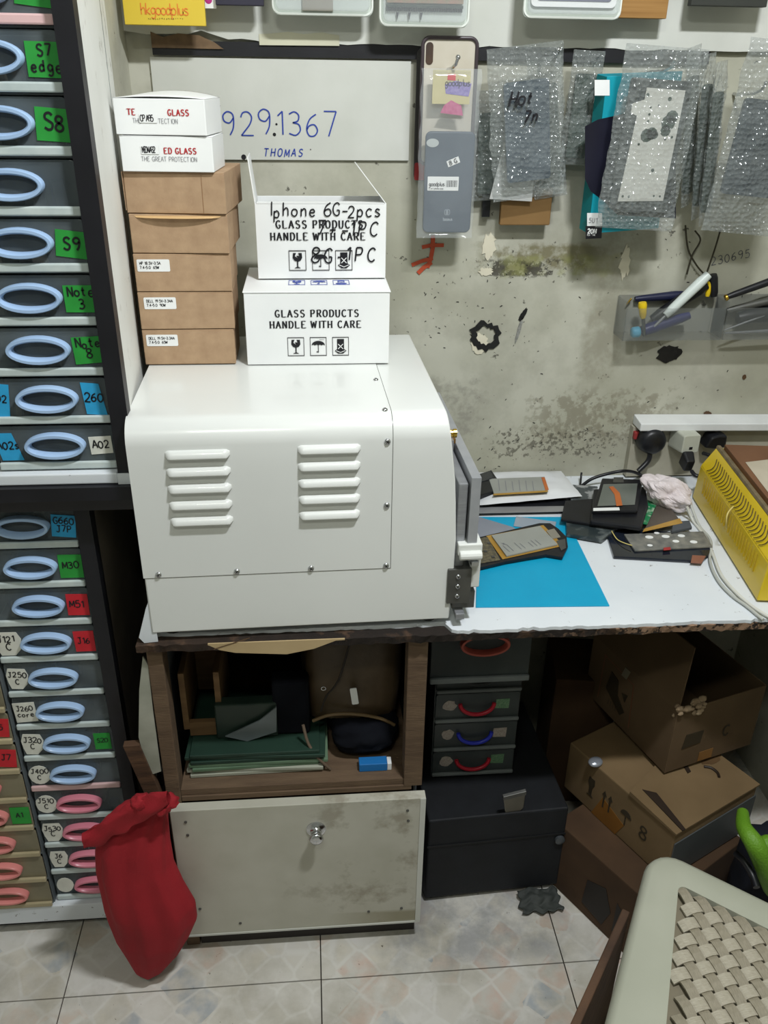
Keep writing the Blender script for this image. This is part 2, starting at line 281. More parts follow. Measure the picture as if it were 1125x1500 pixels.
def peg(px, py, depth, Yw=1.672):
    p = P(px, py, Y=Yw-depth); b = MB(); z = p.z
    b.tube([(p.x-.012, Yw, z-.018), (p.x-.012, Yw-.01, z-.019), (p.x-.006, Yw-depth*.75, z-.016), (p.x-.002, Yw-depth*.93, z-.010), (p.x, Yw-depth, z)], .0028, 8)
    b.ball(p, .0042, nu=10, nv=6); b.build('peg', chrome, rail, smooth=True)
peg(818, 73, .07); peg(989, 88, .10); peg(671, 84, .085); peg(1122, 122, .09)
# marker board with the phone number
mb_t = thing('marker_board', 'white board on the wall with a blue handwritten number', 'board', (-.03, 1.675, 1.39))
b = MB(); x0, x1, z0, z1 = -.262, .187, 1.390, 1.552; b.prism([(x0, z0), (x1, z0+.001), (x1, z1), (x0, z1)], fr((0, 1.6749, 0)), .006); b.build('board', panel_white, mb_t)
b = MB(); Yt = 1.6685
q = P(308, 197, Y=Yt); text(b, '19291367', fr((q.x, Yt, q.z)), .039, .0024, sp=.80, jit=.05, seed=4, contrast=.1)
q = P(386, 229, Y=Yt); text(b, 'THOMAS', fr((q.x, Yt, q.z)), .0125, .0018, sp=1.0, jit=.05, seed=5, slant=.2)
b.build('writing', blue_ink, mb_t)
b = MB()
for px, py, rr in ((320, 155, .0035), (405, 182, .002), (402, 197, .003), (357, 230, .0045), (455, 219, .001)):
    q = P(px, py, Y=1.669); b.prism([(rr*cos(k*pi/5), rr*sin(k*pi/5)) for k in range(10)], fr((q.x, 1.6689, q.z)), .0006)
b.build('nail_hole', ink, mb_t, kind='stuff')
# marks on the wall
def blot(name, px, py, w, h, m, seed, ring=0, Yw=1.675, n=26, rot=0, rough=.18):
    q = P(px, py, Y=Yw); r = rnd(seed); b = MB(); F = fr((q.x, Yw-.0001, q.z)) @ Matrix.Rotation(rot, 4, 'Z')
    o = [(w/2*cos(2*pi*k/n)*(1+r.uniform(-rough, rough)), h/2*sin(2*pi*k/n)*(1+r.uniform(-rough, rough))) for k in range(n)]
    if ring:
        i_ = [(x*ring*(1+r.uniform(-.06, .06))+.001, y*ring+.0015) for x, y in o]
        vs = [F @ Vector((x, y, z)) for z in (0, .003) for l in (o, i_) for x, y in l]
        fs = []
        for k in range(n):
            j = (k+1) % n; fs += [(2*n+k, 2*n+j, 3*n+j, 3*n+k), (k, j, 2*n+j, 2*n+k), (n+j, n+k, 3*n+k, 3*n+j)]
        b.add(vs, fs)
    else: b.prism(o, F, .0018)
    b.build(name, m, wall_back)
tar = pm('tar', (18, 18, 18), (30, 30, 30), rough=.5, bump=.4, bscale=120)
blot('tar_ring', 710, 492, .064, .060, tar, 1, ring=.62); blot('putty_patch', 702, 503, .035, .04, pm('putty', (206, 200, 180)), 2)
blot('tar_mark', 766, 461, .009, .030, tar, 3, rot=-.5); blot('grey_smear', 760, 484, .007, .05, pm('smear', (112, 112, 108), (150, 150, 145), scale=200), 4, rot=-.2)
blot('tar_patch', 980, 518, .052, .036, tar, 5); blot('chipped_spot', 1090, 552, .008, .01, pm('chip', (78, 56, 36)), 6); blot('chipped_spot', 1036, 606, .018, .012, pm('chip', (78, 56, 36)), 7)
blot('paint_patch', 716, 360, .028, .045, pm('putty', (206, 200, 180)), 8, rough=.3); blot('paint_patch', 712, 398, .03, .016, pm('putty', (206, 200, 180)), 9, rough=.3); blot('paint_patch', 915, 385, .02, .06, pm('putty', (206, 200, 180)), 12, rough=.3)
orange = pm('orange_tape', (196, 84, 52), (172, 66, 40), rough=.7)
b = MB(); F = fr((0, 1.6748, 0))
def W2(l, Y=1.675): return [(P(x, y, Y=Y).x, P(x, y, Y=Y).z) for x, y in l]
ribbon(b, W2([(634, 345), (634, 362), (631, 378), (626, 392)]), F, .008, z=.0012); ribbon(b, W2([(618, 362), (632, 359), (650, 359)]), F, .007, z=.0014); ribbon(b, W2([(603, 388), (618, 382), (634, 378)]), F, .007, z=.0016); ribbon(b, W2([(612, 400), (620, 392), (632, 384)]), F, .008, z=.0018)
b.build('orange_mark', orange, wall_back, solid=.0006)
b = MB(); q = P(1042, 389, Y=1.674); text(b, '230695', fr((q.x, 1.6749, q.z), xd=(1, 0, .22)), .016, .0013, sp=.86, jit=.05, seed=9); b.build('pencil_writing', pm('pencil', (70, 72, 84)), wall_back)
b = MB(); r = rnd(21)
for k in range(150):
    px, py = r.choice([(r.uniform(600, 1120), r.uniform(350, 690)), (r.uniform(620, 790), r.uniform(380, 520)), (r.uniform(700, 940), r.uniform(610, 690))]); q = P(px, py, Y=1.675); s = r.uniform(.0005, .0022)
    F = fr((q.x, 1.6749, q.z)) @ Matrix.Rotation(r.uniform(0, 3), 4, 'Z'); b.prism([(-s*.5, -s*1.4), (s*.5, -s), (s*.6, s), (0, s*1.6)], F, .0005)
b.build('scuff_mark', ink, wall_back, kind='stuff')
# ---------------------------------------------------------------- drawer cabinet on the left
cab = thing('storage_cabinet', 'tall cabinet on the left with black posts holding drawer towers', 'cabinet', (-.6, 1.2, 0))
b = MB(); b.box(-.283, -.2585, 1.139, 1.1615, .9975, 2.3); b.build('post', black_paint, cab)
b = MB(); b.box(-.364, -.341, 1.17, 1.195, .03, .9398); b.build('post', black_paint, cab)
b = MB(); b.hexa([(-.275, 1.1618, .9975), (-.2595, 1.1618, .9975), (-.2905, 1.482, .9975), (-.306, 1.482, .9975)], [(-.275, 1.1618, 2.3), (-.2595, 1.1618, 2.3), (-.2905, 1.482, 2.3), (-.306, 1.482, 2.3)]); b.build('side_panel', side_white, cab, label='white side panel')
b = MB(); b.box(-1.1, -.284, 1.139, 1.60, .9975, 1.0142); b.build('shelf_board', white_lam, cab, bevel=.002); b = MB(); b.box(-.2838, -.2587, 1.1365, 1.1387, .9975, 1.0142); b.build('shelf_end', white_lam, cab)
b = MB(); prof = [(1.128, .997), (1.128, .976), (1.144, .969), (1.149, .950), (1.17, .940), (1.60, .940), (1.60, .997)]
b.hexa([(-1.1, y, z) for y, z in prof], [(-.264, y, z) for y, z in prof]); b.build('moulding', black_paint, cab)
b = MB(); b.box(-.359, -.341, 1.1952, 1.60, .0, .9398); b.build('side_panel', pm('brown_side', (88, 80, 68), (112, 102, 88), rough=.8, scale=8), cab)
b = MB(); b.box(-1.1, -.341, 1.165, 1.60, .034, .078); b.build('plinth', white_lam, cab, bevel=.002)
b = MB(); b.box(-1.1, -.345, 1.19, 1.60, 0, .034); b.build('kick_board', black_paint, cab)
b = MB(); b.box(-1.1, -.345, 1.605, 1.62, 0, 2.3); b.build('back_panel', pm('back_panel_dark', (40, 40, 42)), cab)
casing_m = pm('casing_plastic', (110, 118, 122), rough=.35, alpha=.75); front_m = pm('drawer_plastic', (88, 98, 104), (118, 128, 132), rough=.2, alpha=.42, scale=20)
amber_m = pm('aged_plastic', (128, 122, 100), (150, 142, 116), rough=.28, alpha=.75, scale=20)
lip_m = pm('lip_plastic', (176, 188, 188), (196, 206, 204), rough=.35, scale=40); lip_amber = pm('lip_aged', (160, 148, 118), (178, 166, 134), rough=.35); inner_m = pm('drawer_inside', (30, 34, 40), (58, 62, 64), rough=.7, scale=40)
pink_cap = pm('pink_plastic', (204, 170, 170), rough=.35)
blue_h = pm('pale_blue_plastic', (158, 186, 222), (168, 196, 230), rough=.3); pink_h = pm('pink_handle_plastic', (204, 120, 138), (212, 132, 148), rough=.3); rose_h = pm('rose_plastic', (206, 128, 124), rough=.3)
sticks = {k: pm('sticker_'+k, c, rough=.6, scale=50) for k, c in dict(green=(36, 140, 52), cyan=(40, 150, 200), white=(206, 206, 196), red=(188, 30, 42)).items()}
bits = [pm('bit_grey', (70, 74, 80)), pm('bit_dark', (34, 36, 44)), pm('bit_pale', (128, 124, 112)), pm('bit_blue', (44, 54, 90)), pm('bit_brown', (84, 66, 50))]
def ringh(mb, cx, cz, a, bb, y, m=0, rt=.0042, d=.0125):
    # oval pull ring: outer wall sticks out, rounded rim
    n = 32
    prof = [(0, 0), (.0, -d*.8), (-.0012, -d), (-.0050, -d), (-.0072, -d*.75), (-.0078, 0), (-.0078, .002)]
    def fn(u, v):
        k = v*(len(prof)-1); i = min(int(k), len(prof)-2); t = k-i; o = prof[i][0]*(1-t)+prof[i+1][0]*t; yy = prof[i][1]*(1-t)+prof[i+1][1]*t
        t_ = -2*pi*u; return Vector((cx+(a+o)*cos(t_), y+yy, cz+(bb+o)*sin(t_)))
    mb.grid(fn, n, len(prof)-1, m, True)
    mb.add([(cx+(a-.0078)*cos(2*pi*k/n), y+.0005, cz+(bb-.0078)*sin(2*pi*k/n)) for k in range(n)], [tuple(range(n))], 1)
def sticker(mb, cx, cz, w, h, y, lines, hgt, tilt=0, shape='rect', seed=0, curl=0, mi=0):
    F = fr((cx, y, cz)) @ Matrix.Rotation(tilt, 4, 'Z'); r = rnd(seed)
    if shape == 'rect': o = [(-w/2, -h/2), (w/2, -h/2+r.uniform(-.001, .001)), (w/2+r.uniform(-.001, .001), h/2), (-w/2, h/2)]
    elif shape == 'torn': o = [(-w*.3, -h/2), (w*.2, -h/2), (w*.42, -h*.25), (w*.5, h*.2), (w*.36, h/2), (-w*.4, h/2), (-w*.5, h*.15), (-w*.42, -h*.2)]
    elif shape == 'oval': o = [(w/2*cos(k*pi/8)*(1+r.uniform(-.05, .05)), h/2*sin(k*pi/8)) for k in range(16)]
    elif shape == 'tag': o = [(-w*.3, -h/2), (w/2, -h/2), (w*.2, h/2), (-w*.5, h/2)]
    mb.prism(o, F, .0008, mi)
    for i, t in enumerate(lines):
        hgt_ = min(hgt, w*.92/(max(1, len(t))*.70)); tw = len(t)*hgt_*.68
        text(mb, t, F @ Matrix.Translation((-tw/2, h*.06-hgt*.5-(i-(len(lines)-1)/2)*hgt*1.3, .0008)), hgt_, hgt*.16, mi+1, sp=.72, jit=.1, seed=seed)
def tower(x0, x1, Yf, z0, pitch, n, label, rows, hm, pm_front=front_m, pm_lip=lip_m, depth=.26, caps=(), sc=1.0):
    w = x1-x0; t = thing('drawer_tower', label, 'drawers', ((x0+x1)/2, Yf+depth/2, z0), 0, 'plastic drawer towers in the left cabinet')
    b = MB(); b.box(x0, x0+.002, Yf+.006, Yf+depth, z0, z0+pitch*n); b.box(x1-.002, x1, Yf+.006, Yf+depth, z0, z0+pitch*n); b.box(x0+.002, x1-.002, Yf+depth-.002, Yf+depth, z0, z0+pitch*n)
    for k in range(n+1): b.box(x0+.002, x1-.002, Yf+.004, Yf+depth-.002, z0+pitch*k-(.0012 if k else 0), z0+pitch*k+(0 if k == n else .0012))
    b.build('casing', casing_m, t)
    for k in range(n):
        zb = z0+pitch*k; rr = rnd(k*7+int(x0*1000)); spec = rows.get(k, {})
        b = MB(); h = pitch-.0045; cz = zb+.0018+h/2
        b.prism(rrect(w-.003, h, .006, 3, (x0+x1)/2, cz), fr((0, Yf+.003, 0)), .003)          # front panel
        zl = zb+.0018; lip = MB(); lip.box(x0+.0015, x1-.0015, Yf-.006, Yf, zl, zl+.0115)
        d = b.build('drawer', pm_front, t, bevel=.0008)
        lip.build('lower_lip', pm_lip if k not in caps else pink_cap, d, bevel=.0022)
        b = MB(); b.box(x0+.006, x1-.006, Yf+.06, Yf+.062, zb+.004, zb+pitch-.008); b.box(x0+.006, x1-.006, Yf+.0035, Yf+.06, zb+.003, zb+.005); b.build('tray_inside', inner_m, d)
        b = MB()
        for q in range(rr.randint(5, 9)):
            cx = rr.uniform(x0+.02, x1-.02); s = rr.uniform(.006, .02); hh = rr.uniform(.008, pitch*.55); y_ = Yf+.03+rr.uniform(-.012, .015)
            b.M = RM((cx, y_, zb+.006+hh/2), ry=rr.uniform(-.3, .3), rz=rr.uniform(-.4, .4)); b.box(-s/2, s/2, -.003, .003, -hh/2, hh/2, rr.randint(0, 4)); b.M = None
        b.build('spare_parts', bits, d, kind='stuff')
        hmk = hm(k) if callable(hm) else hm
        b = MB(); cx = (x0+x1)/2+spec.get('dx', 0); ringh(b, cx, cz+.004, .0405*sc, .0185*sc, Yf); b.build('pull_ring', [hmk, pm('ring_hollow', (12, 14, 18), (26, 28, 32), scale=40)], d, smooth=True)
        for (side, col, lines, shp, sw, sh, th) in spec.get('st', []):
            b = MB(); sx = cx+side*sc; sticker(b, sx, cz+.002, sw*sc, sh*sc, Yf-.0004, lines, th*sc, tilt=rr.uniform(-.12, .05), shape=shp, seed=k)
            b.build('sticker', [sticks[col], ink], d)
    return t
G, CY, WH, RD = 'green', 'cyan', 'white', 'red'
R_, L_ = .060, -.060
tower(-.4514, -.2838, 1.1565, 1.0147, .0699, 10, 'upper right drawer tower with green tags beside the white side panel',
  {0: {'st': [(R_, WH, ['A02'], 'rect', .030, .026, .011), (L_-.004, CY, ['A02s'], 'tag', .036, .040, .011)]}, 1: {'st': [(R_, CY, ['260'], 'tag', .034, .044, .012), (L_-.004, CY, ['002'], 'rect', .026, .046, .010)]},
   2: {'st': [(R_+.003, G, ['Note', '8'], 'rect', .040, .036, .0115), (L_-.010, WH, ['Note'], 'rect', .030, .04, .011)]}, 3: {'st': [(R_+.003, G, ['Note', '3'], 'rect', .042, .034, .012), (L_-.010, G, [], 'rect', .03, .034, .01)]},
   4: {'st': [(R_+.002, G, ['S9'], 'rect', .040, .032, .016)]}, 6: {'st': [(R_+.002, G, ['S8'], 'rect', .042, .036, .017)]}, 7: {'st': [(R_+.003, G, ['S7', 'edge'], 'rect', .042, .036, .0125)]}, 8: {'st': [(R_, G, [], 'rect', .04, .03, .015)]}}, blue_h, caps=(8,), sc=1.04)
tower(-.624, -.4550, 1.1565, 1.0147, .0699, 6, 'upper left drawer tower cut off by the picture edge', {0: {'st': []}}, pink_h, amber_m, lip_amber)
tower(-.5265, -.3658, 1.182, .0785, .0720, 12, 'lower right drawer tower with blue rings above pink rings',
  {11: {'st': [(R_, CY, ['G660', 'J7P'], 'rect', .036, .038, .011)]}, 10: {'st': [(R_, G, ['M30'], 'rect', .036, .042, .012)]}, 9: {'st': [(R_, RD, ['M51'], 'rect', .034, .040, .012)]}, 8: {'st': [(R_, RD, ['J16'], 'rect', .032, .040, .011), (L_-.002, WH, ['J121', 'C'], 'torn', .044, .046, .012)]},
   7: {'st': [(L_, WH, ['J250', 'C'], 'torn', .036, .042, .011)]}, 6: {'st': [(L_, WH, ['J260', 'core'], 'rect', .036, .042, .010)]}, 5: {'st': [(R_, G, ['S20'], 'rect', .028, .036, .009), (L_, WH, ['J320', 'C'], 'torn', .038, .046, .011)]},
   4: {'st': [(L_, WH, ['J400', 'C'], 'oval', .038, .044, .011)]}, 3: {'st': [(L_, WH, ['J510', 'C'], 'oval', .038, .044, .011)]}, 2: {'st': [(L_, WH, ['J530', 'C'], 'torn', .038, .046, .011)]}, 1: {'st': [(L_, WH, ['J6', 'C'], 'torn', .034, .042, .011)]}, 0: {'st': [(L_, WH, [], 'oval', .032, .040, .01)]}}, lambda k: pink_h if k < 4 else blue_h, caps=(4,))
tower(-.691, -.5295, 1.168, .0785, .0690, 9, 'lower left drawer tower of aged plastic with rose rings', {6: {'st': [(R_, RD, ['J5'], 'rect', .034, .040, .012)]}, 5: {'st': [(R_, RD, ['J7'], 'rect', .034, .040, .012)]}, 3: {'st': [(R_, G, ['A1'], 'rect', .034, .040, .011)]}}, rose_h, amber_m, lip_amber)
# ---------------------------------------------------------------- worktop and its frame
tbl = thing('work_table', 'white topped work table with chipped dark wooden edge along the back wall', 'table', (.3, 1.35, 0))
r = rnd(8); edge = []
n = 150
for i in range(n+1):
    x = -.276+i*(1.334/n); y = (1.103 if x > .212 else 1.126)+r.uniform(-.0016, .0016)+(.006*max(0, noise.noise(Vector((x*9, 0, 3)))) if x > .2 else 0)+(.004 if r.random() < .12 and x > .2 else 0)
    edge.append((x, y))
b = MB(); b.prism(edge+[(1.0585, 1.6745), (-.276, 1.6745)], fr((0, 0, .734), (1, 0, 0), (0, 1, 0)), .006); top = b.build('laminate_top', white_lam, tbl)
spots(white_lam, [('XY', .4, 1.3, 5, 5, (90, 80, 74), 70, .81, .03, .7), ('XY', .45, 1.11, 1.6, .05, (90, 60, 44), 45, .66, .05, .9)])
b = MB(); F = fr((0, 1.1045, 0)); low = []; up = []
for i in range(n+1):
    x = -.285+i*(1.3435/n); low.append((x, .7185+r.uniform(0, .003))); up.append((x, .7338))
vs = []
for x, z in low: vs.append((x, 1.1045+r.uniform(-.002, .0015), z))
for x, z in up: vs.append((x, 1.1035+r.uniform(-.003, .001), z))
vs += [(x, 1.6745, z) for x, z in low]+[(x, 1.6745, z) for x, z in up]; k = n+1
b.add(vs, [(i, i+1, k+i+1, k+i) for i in range(n)]+[(2*k+i, i, i+1, 2*k+i+1)[::-1] for i in range(n)]+[(k+i, k+i+1, 3*k+i+1, 3*k+i) for i in range(n)]+[(0, k, 3*k, 2*k), (n, 2*k+n, 3*k+n, k+n)])
core = pm('worn_edge', (60, 44, 32), (88, 66, 50), rough=.9, scale=50, bump=.5, bscale=90); spots(core, [('XZ', .5, .72, 3, .2, (22, 18, 16), 24, .5, .1, .9), ('XZ', .5, .73, 1, .03, (150, 120, 96), 60, .62, .05, .8)])
b.build('board_core', core, tbl)
def frpost(x0, x1, y0, y1, z0, z1, name='post', m=frame_wood, par=tbl): b = MB(); b.box(x0, x1, y0, y1, z0, z1); return b.build(name, m, par, bevel=.0015)
frpost(-.274, -.249, 1.118, 1.155, .0, .718); frpost(.145, .178, 1.118, 1.155, .394, .718)
frpost(-.274, -.249, 1.60, 1.63, .0, .711); frpost(.160, .178, 1.60, 1.63, 0, .711)
for x_ in (-.268, .168): b = MB(); b.box(x_, x_+.006, 1.156, 1.6, .05, .71); b.build('side_sheet', pm('grey_sheet', (84, 88, 92), rough=.7), tbl)
b = MB(); b.box(-.2485, .1595, 1.122, 1.62, .396, .409); b.build('shelf', frame_wood, tbl)
b = MB(); b.box(-.2485, .1595, 1.119, 1.14, .3845, .3955); b.build('rail', frame_wood, tbl, bevel=.001)
b = MB(); b.box(-.2615, .1675, 1.61, 1.615, .05, .71); b.build('back_sheet', pm('back_sheet', (50, 52, 54)), tbl)
b = MB(); x0, x1, z0, z1 = -.2675, .1835, .052, .3835
board = pm('painted_board', (176, 174, 160), (190, 188, 176), rough=.6, scale=10, bump=.05); spots(board, [('XZ', -.02, .2, .9, .7, (118, 106, 84), 9, .68, .1, .5), ('XZ', .163, .2, .040, .5, (134, 128, 102), 6, .30, .1, .8), ('XZ', 0, .073, .6, .040, (134, 128, 102), 7, .34, .1, .8), ('XZ', -.02, .30, .05, .05, (128, 124, 86), 8, .42, .2, .7)])  # stains, plus a shadow painted into the colour as right and bottom bands
b.box(x0, x1, 1.098, 1.1175, z0, z1); drw = b.build('drawer_front', board, tbl, bevel=.0012)
b = MB(); b.box(.1735, .1833, 1.0965, 1.0979, .053, .383); b.box(-.267, .1734, 1.0965, 1.0979, .0525, .057); b.build('edge_band', panel_white, drw)
b = MB(); k = P(463, 1214, Y=1.098); kc = Vector((k.x, 1.098, k.z))
def lathe(b, c, prof, ax, seg=20, m=0):    # prof: (distance along ax, radius)
    ax = Vector(ax).normalized(); c = Vector(c); b.tube([c+ax*p[0] for p in prof], [p[1] for p in prof], seg, m)
lathe(b, kc, [(0, .0175), (.002, .0175), (.004, .012), (.008, .0075), (.014, .007), (.018, .011), (.023, .013), (.027, .011), (.0285, .006)], (0, -1, 0), 24); b.build('knob', chrome, drw, smooth=True)
for px, py in ((272, 1204), (275, 1223), (352, 1352), (293, 1331), (540, 1335), (588, 1330), (597, 1187), (598, 1202)):
    b = MB(); q = P(px, py, Y=1.098); b.cyl((q.x, 1.0979, q.z), (q.x, 1.0965, q.z), .0028, seg=8); b.build('screw', dark_steel, drw)
b = MB(); b.box(-.247, .158, 1.13, 1.55, .03, .37); b.build('drawer_box', pm('drawer_box_wood', (70, 52, 38)), tbl)
b = MB(); b.box(-.246, .142, 1.121, 1.16, 0, .0295); b.box(-.246, .176, 1.1205, 1.1209, .0005, .05); b.build('foot_rail', pm('foot_rail', (46, 42, 40)), tbl)
b = MB(); b.M = None; b.box(1.03, 1.0595, 1.12, 1.60, .68, .711); b.build('wall_batten', dark_wood, tbl)
# peeled white laminate at the left corner
b = MB(); q = [(222, 868), (214, 890), (204, 932), (212, 940), (232, 938)]
ps = [P(x, y, Y=1.114) for x, y in q]; b.prism([(p.x, p.z) for p in ps], fr((0, 1.112, 0)), .0016); b.build('peeled_laminate', white_lam, tbl)
# ---------------------------------------------------------------- the white machine
mc = thing('separator_machine', 'big white enamelled metal machine with ten louvres standing on the table', 'machine', (-.03, 1.34, .7405))
Z0, Z1, Yf, Yb, R = .7535, 1.1005, 1.1205, 1.565, .034
def yz(o=0, z0=Z0):
    p = [(Yf-o, z0)]
    for z in (.80, .84, .90, .96, 1.0, 1.03):
        if z > z0+.01: p.append((Yf-o, z))
    for k in range(9):
        a = pi-pi/2*k/8; p.append((Yf+R+(R+o)*cos(a), Z1-R+(R+o)*sin(a)))
    for k in range(9):
        a = pi/2-pi/2*k/8; p.append((Yb-.02+(.02+o)*cos(a), Z1-.02+(.02+o)*sin(a)))
    p.append((Yb+o, z0)); return p
def xr(z):
    t = [(.75, .2045), (.80, .2065), (.84, .208), (.90, .2085), (.99, .2035), (1.03, .198), (1.066, .193), (1.11, .187)]
    for i in range(len(t)-1):
        if z <= t[i+1][0]: u = (z-t[i][0])/(t[i+1][0]-t[i][0]); return t[i][1]*(1-u)+t[i+1][1]*u
    return t[-1][1]
b = MB(); pr = yz(); L0 = [(-.2635, y, z) for y, z in pr]; L1 = [(xr(z), y, z) for y, z in pr]; nn = len(pr)
b.add(L0+L1, [(i, nn+i, nn+i+1, i+1) for i in range(nn-1)]+[(0, nn-1, 2*nn-1, nn)]+[tuple(range(nn)), tuple(range(nn, 2*nn))[::-1]])
body = b.build('body_shell', white_metal, mc, bevel=.0022)
for p in body.data.polygons: p.use_smooth = len(p.vertices) == 4
body.data.set_sharp_from_angle(angle=radians(40))
b = MB(); pr = yz(.0011, .8545); nn = len(pr); ins = yz(0.0001, .8545)
L0 = [(-.2647, y, z) for y, z in pr]; L1 = [(.1075, y, z) for y, z in pr]; I0 = [(-.2647, y, z) for y, z in ins]; I1 = [(.1075, y, z) for y, z in ins]
b.add(L0+L1+I0+I1, [(i, nn+i, nn+i+1, i+1) for i in range(nn-1)]+[(nn+i, 3*nn+i, 3*nn+i+1, nn+i+1) for i in range(nn-1)]+[(i, i+1, 2*nn+i+1, 2*nn+i) for i in range(nn-1)]+[(0, 2*nn, 3*nn, nn), (nn-1, 2*nn-1, 4*nn-1, 3*nn-1)])
cov = b.build('cover_panel', white_metal, mc)
for p in cov.data.polygons: p.use_smooth = p.index < nn-1
cov.data.set_sharp_from_angle(angle=radians(40))
b = MB(); gm = pm('seam_shadow_gap', (70, 70, 66)); b.box(-.2634, .1085, Yf-.0006, Yf-.0001, .8535, .8544)
pg = yz(.0004, .8535); gp = [((.1076), y, z) for y, z in pg]; gq = [((.1085), y, z) for y, z in pg]
b.add(gp+gq, [(i, len(pg)+i, len(pg)+i+1, i+1) for i in range(len(pg)-1)]); b.build('seam_gap', gm, mc)
def louvre(cx, cz, w=.090, h=.0125, d=.0085):
    b = MB()
    def fn(u, v):
        x = (u-.5)*w; e = min(1, min(u, 1-u)*w/.007); e = sqrt(max(0, 1-(1-e)**2))
        a = v*1.0
        prof = [(0, .5), (.30, .46), (.62, .30), (.86, .06), (.98, -.2), (1.0, -.36), (.9, -.46), (.55, -.5), (0, -.5)]
        k = a*8; i = min(int(k), 7); t = k-i; dy = prof[i][0]*(1-t)+prof[i+1][0]*t; dz = prof[i][1]*(1-t)+prof[i+1][1]*t
        return Vector((cx+x, Yf-.0012-dy*d*e, cz+dz*h*(.55+.45*e)))
    b.grid(lambda u, v: fn(u, 1-v), 20, 16); b.build('louvre', white_metal, cov, smooth=True)
for k in range(5):
    louvre(-.168-.0006*k, 1.0545-k*.0262+0); louvre(.0165-.0002*k, 1.0570-k*.0262)
def dome(x, y, z, nrm, par=mc, r=.0048):
    b = MB(); n_ = Vector(nrm).normalized(); c = Vector((x, y, z)); lathe(b, c, [(0, r), (r*.3, r*.95), (r*.55, r*.72), (r*.68, r*.35), (r*.7, .0002)], n_, 14)
    u = n_.orthogonal().normalized(); w = n_.cross(u); t = c+n_*r*.66; b.build('screw', chrome, par, smooth=True)
    b = MB(); b.add([t+u*r*.5+w*r*.1+n_*.0004, t-u*r*.5+w*r*.1+n_*.0004, t-u*r*.5-w*r*.1+n_*.0004, t+u*r*.5-w*r*.1+n_*.0004, t+w*r*.5+u*r*.1+n_*.0004, t-w*r*.5+u*r*.1+n_*.0004, t-w*r*.5-u*r*.1+n_*.0004, t+w*r*.5-u*r*.1+n_*.0004], [(0, 1, 2, 3), (4, 5, 6, 7)]); b.build('screw_slot', ink, par)
for x, z in ((.100, 1.065), (.1005, .963), (.101, .859), (-.014, .860), (-.126, .860), (-.242, .860)): dome(x, Yf-.001, z, (0, -1, 0))
for y in (1.150, 1.285, 1.42): dome(.099, y, Z1+.001, (0, 0, 1), r=.0042)
for x, y in ((-.235, 1.15), (.175, 1.15), (-.235, 1.52), (.175, 1.52)):
    b = MB(); lathe(b, (x, y, .7405), [(0, .014), (.013, .016)], (0, 0, 1), 14); b.build('rubber_foot', rubber, mc)
# chamber door on the right end
b = MB(); b.box(.2095, .224, 1.128, 1.50, .802, .99); b.build('door_frame', steel, mc, bevel=.002)
b = MB(); b.box(.2265, .2415, 1.120, 1.50, .892, 1.003); b.box(.2245, .2264, 1.16, 1.48, .85, .98); b.build('door_plate', pm('polished_plate', (160, 163, 168), (174, 176, 180), rough=.3, metal=.35, scale=30), mc, bevel=.002)
b = MB(); b.box(.2095, .2262, 1.30, 1.33, .991, 1.010); b.box(.2095, .2262, 1.25, 1.262, 1.0031, 1.012); b.build('hinge_block', pm('bronze', (132, 100, 56), rough=.4, metal=.7), mc, bevel=.0015)
b = MB(); lathe(b, (.200, 1.215, 1.036), [(0, .004), (.004, .007), (.010, .007), (.0105, .0055), (.0135, .0055), (.014, .007), (.019, .007)], (1, 0, 0), 14); b.build('brass_nut', brass, mc)
b = MB(); b.box(.2085, .2125, 1.20, 1.50, .991, 1.03); b.build('bracket_plate', steel, mc)
b = MB(); b.box(.212, .250, 1.116, 1.16, .872, .892); b.box(.234, .2505, 1.122, 1.16, .81, .8715); b.tube([(.214, 1.114, .874), (.249, 1.114, .874)], .0075, 12); b.build('latch', pm('white_latch', (206, 208, 204)), mc, bevel=.002)
b = MB(); b.box(.232, .243, 1.106, 1.115, .859, .866); b.build('latch_clip', chrome, mc)
b = MB(); b.box(.198, .236, 1.1165, 1.15, .785, .848); b.box(.2091, .246, 1.1275, 1.17, .768, .80); b.build('hinge_leaf', dark_steel, mc, bevel=.001)
for z in (.835, .817, .799): dome(.2145, 1.1163, z, (0, -1, 0), r=.0042)
b = MB(); b.box(.2135, .228, 1.112, 1.16, .757, .7675); b.build('lower_stop', steel, mc, bevel=.001)
mc.rotation_euler.z = radians(1.3); mc.location.y -= .007
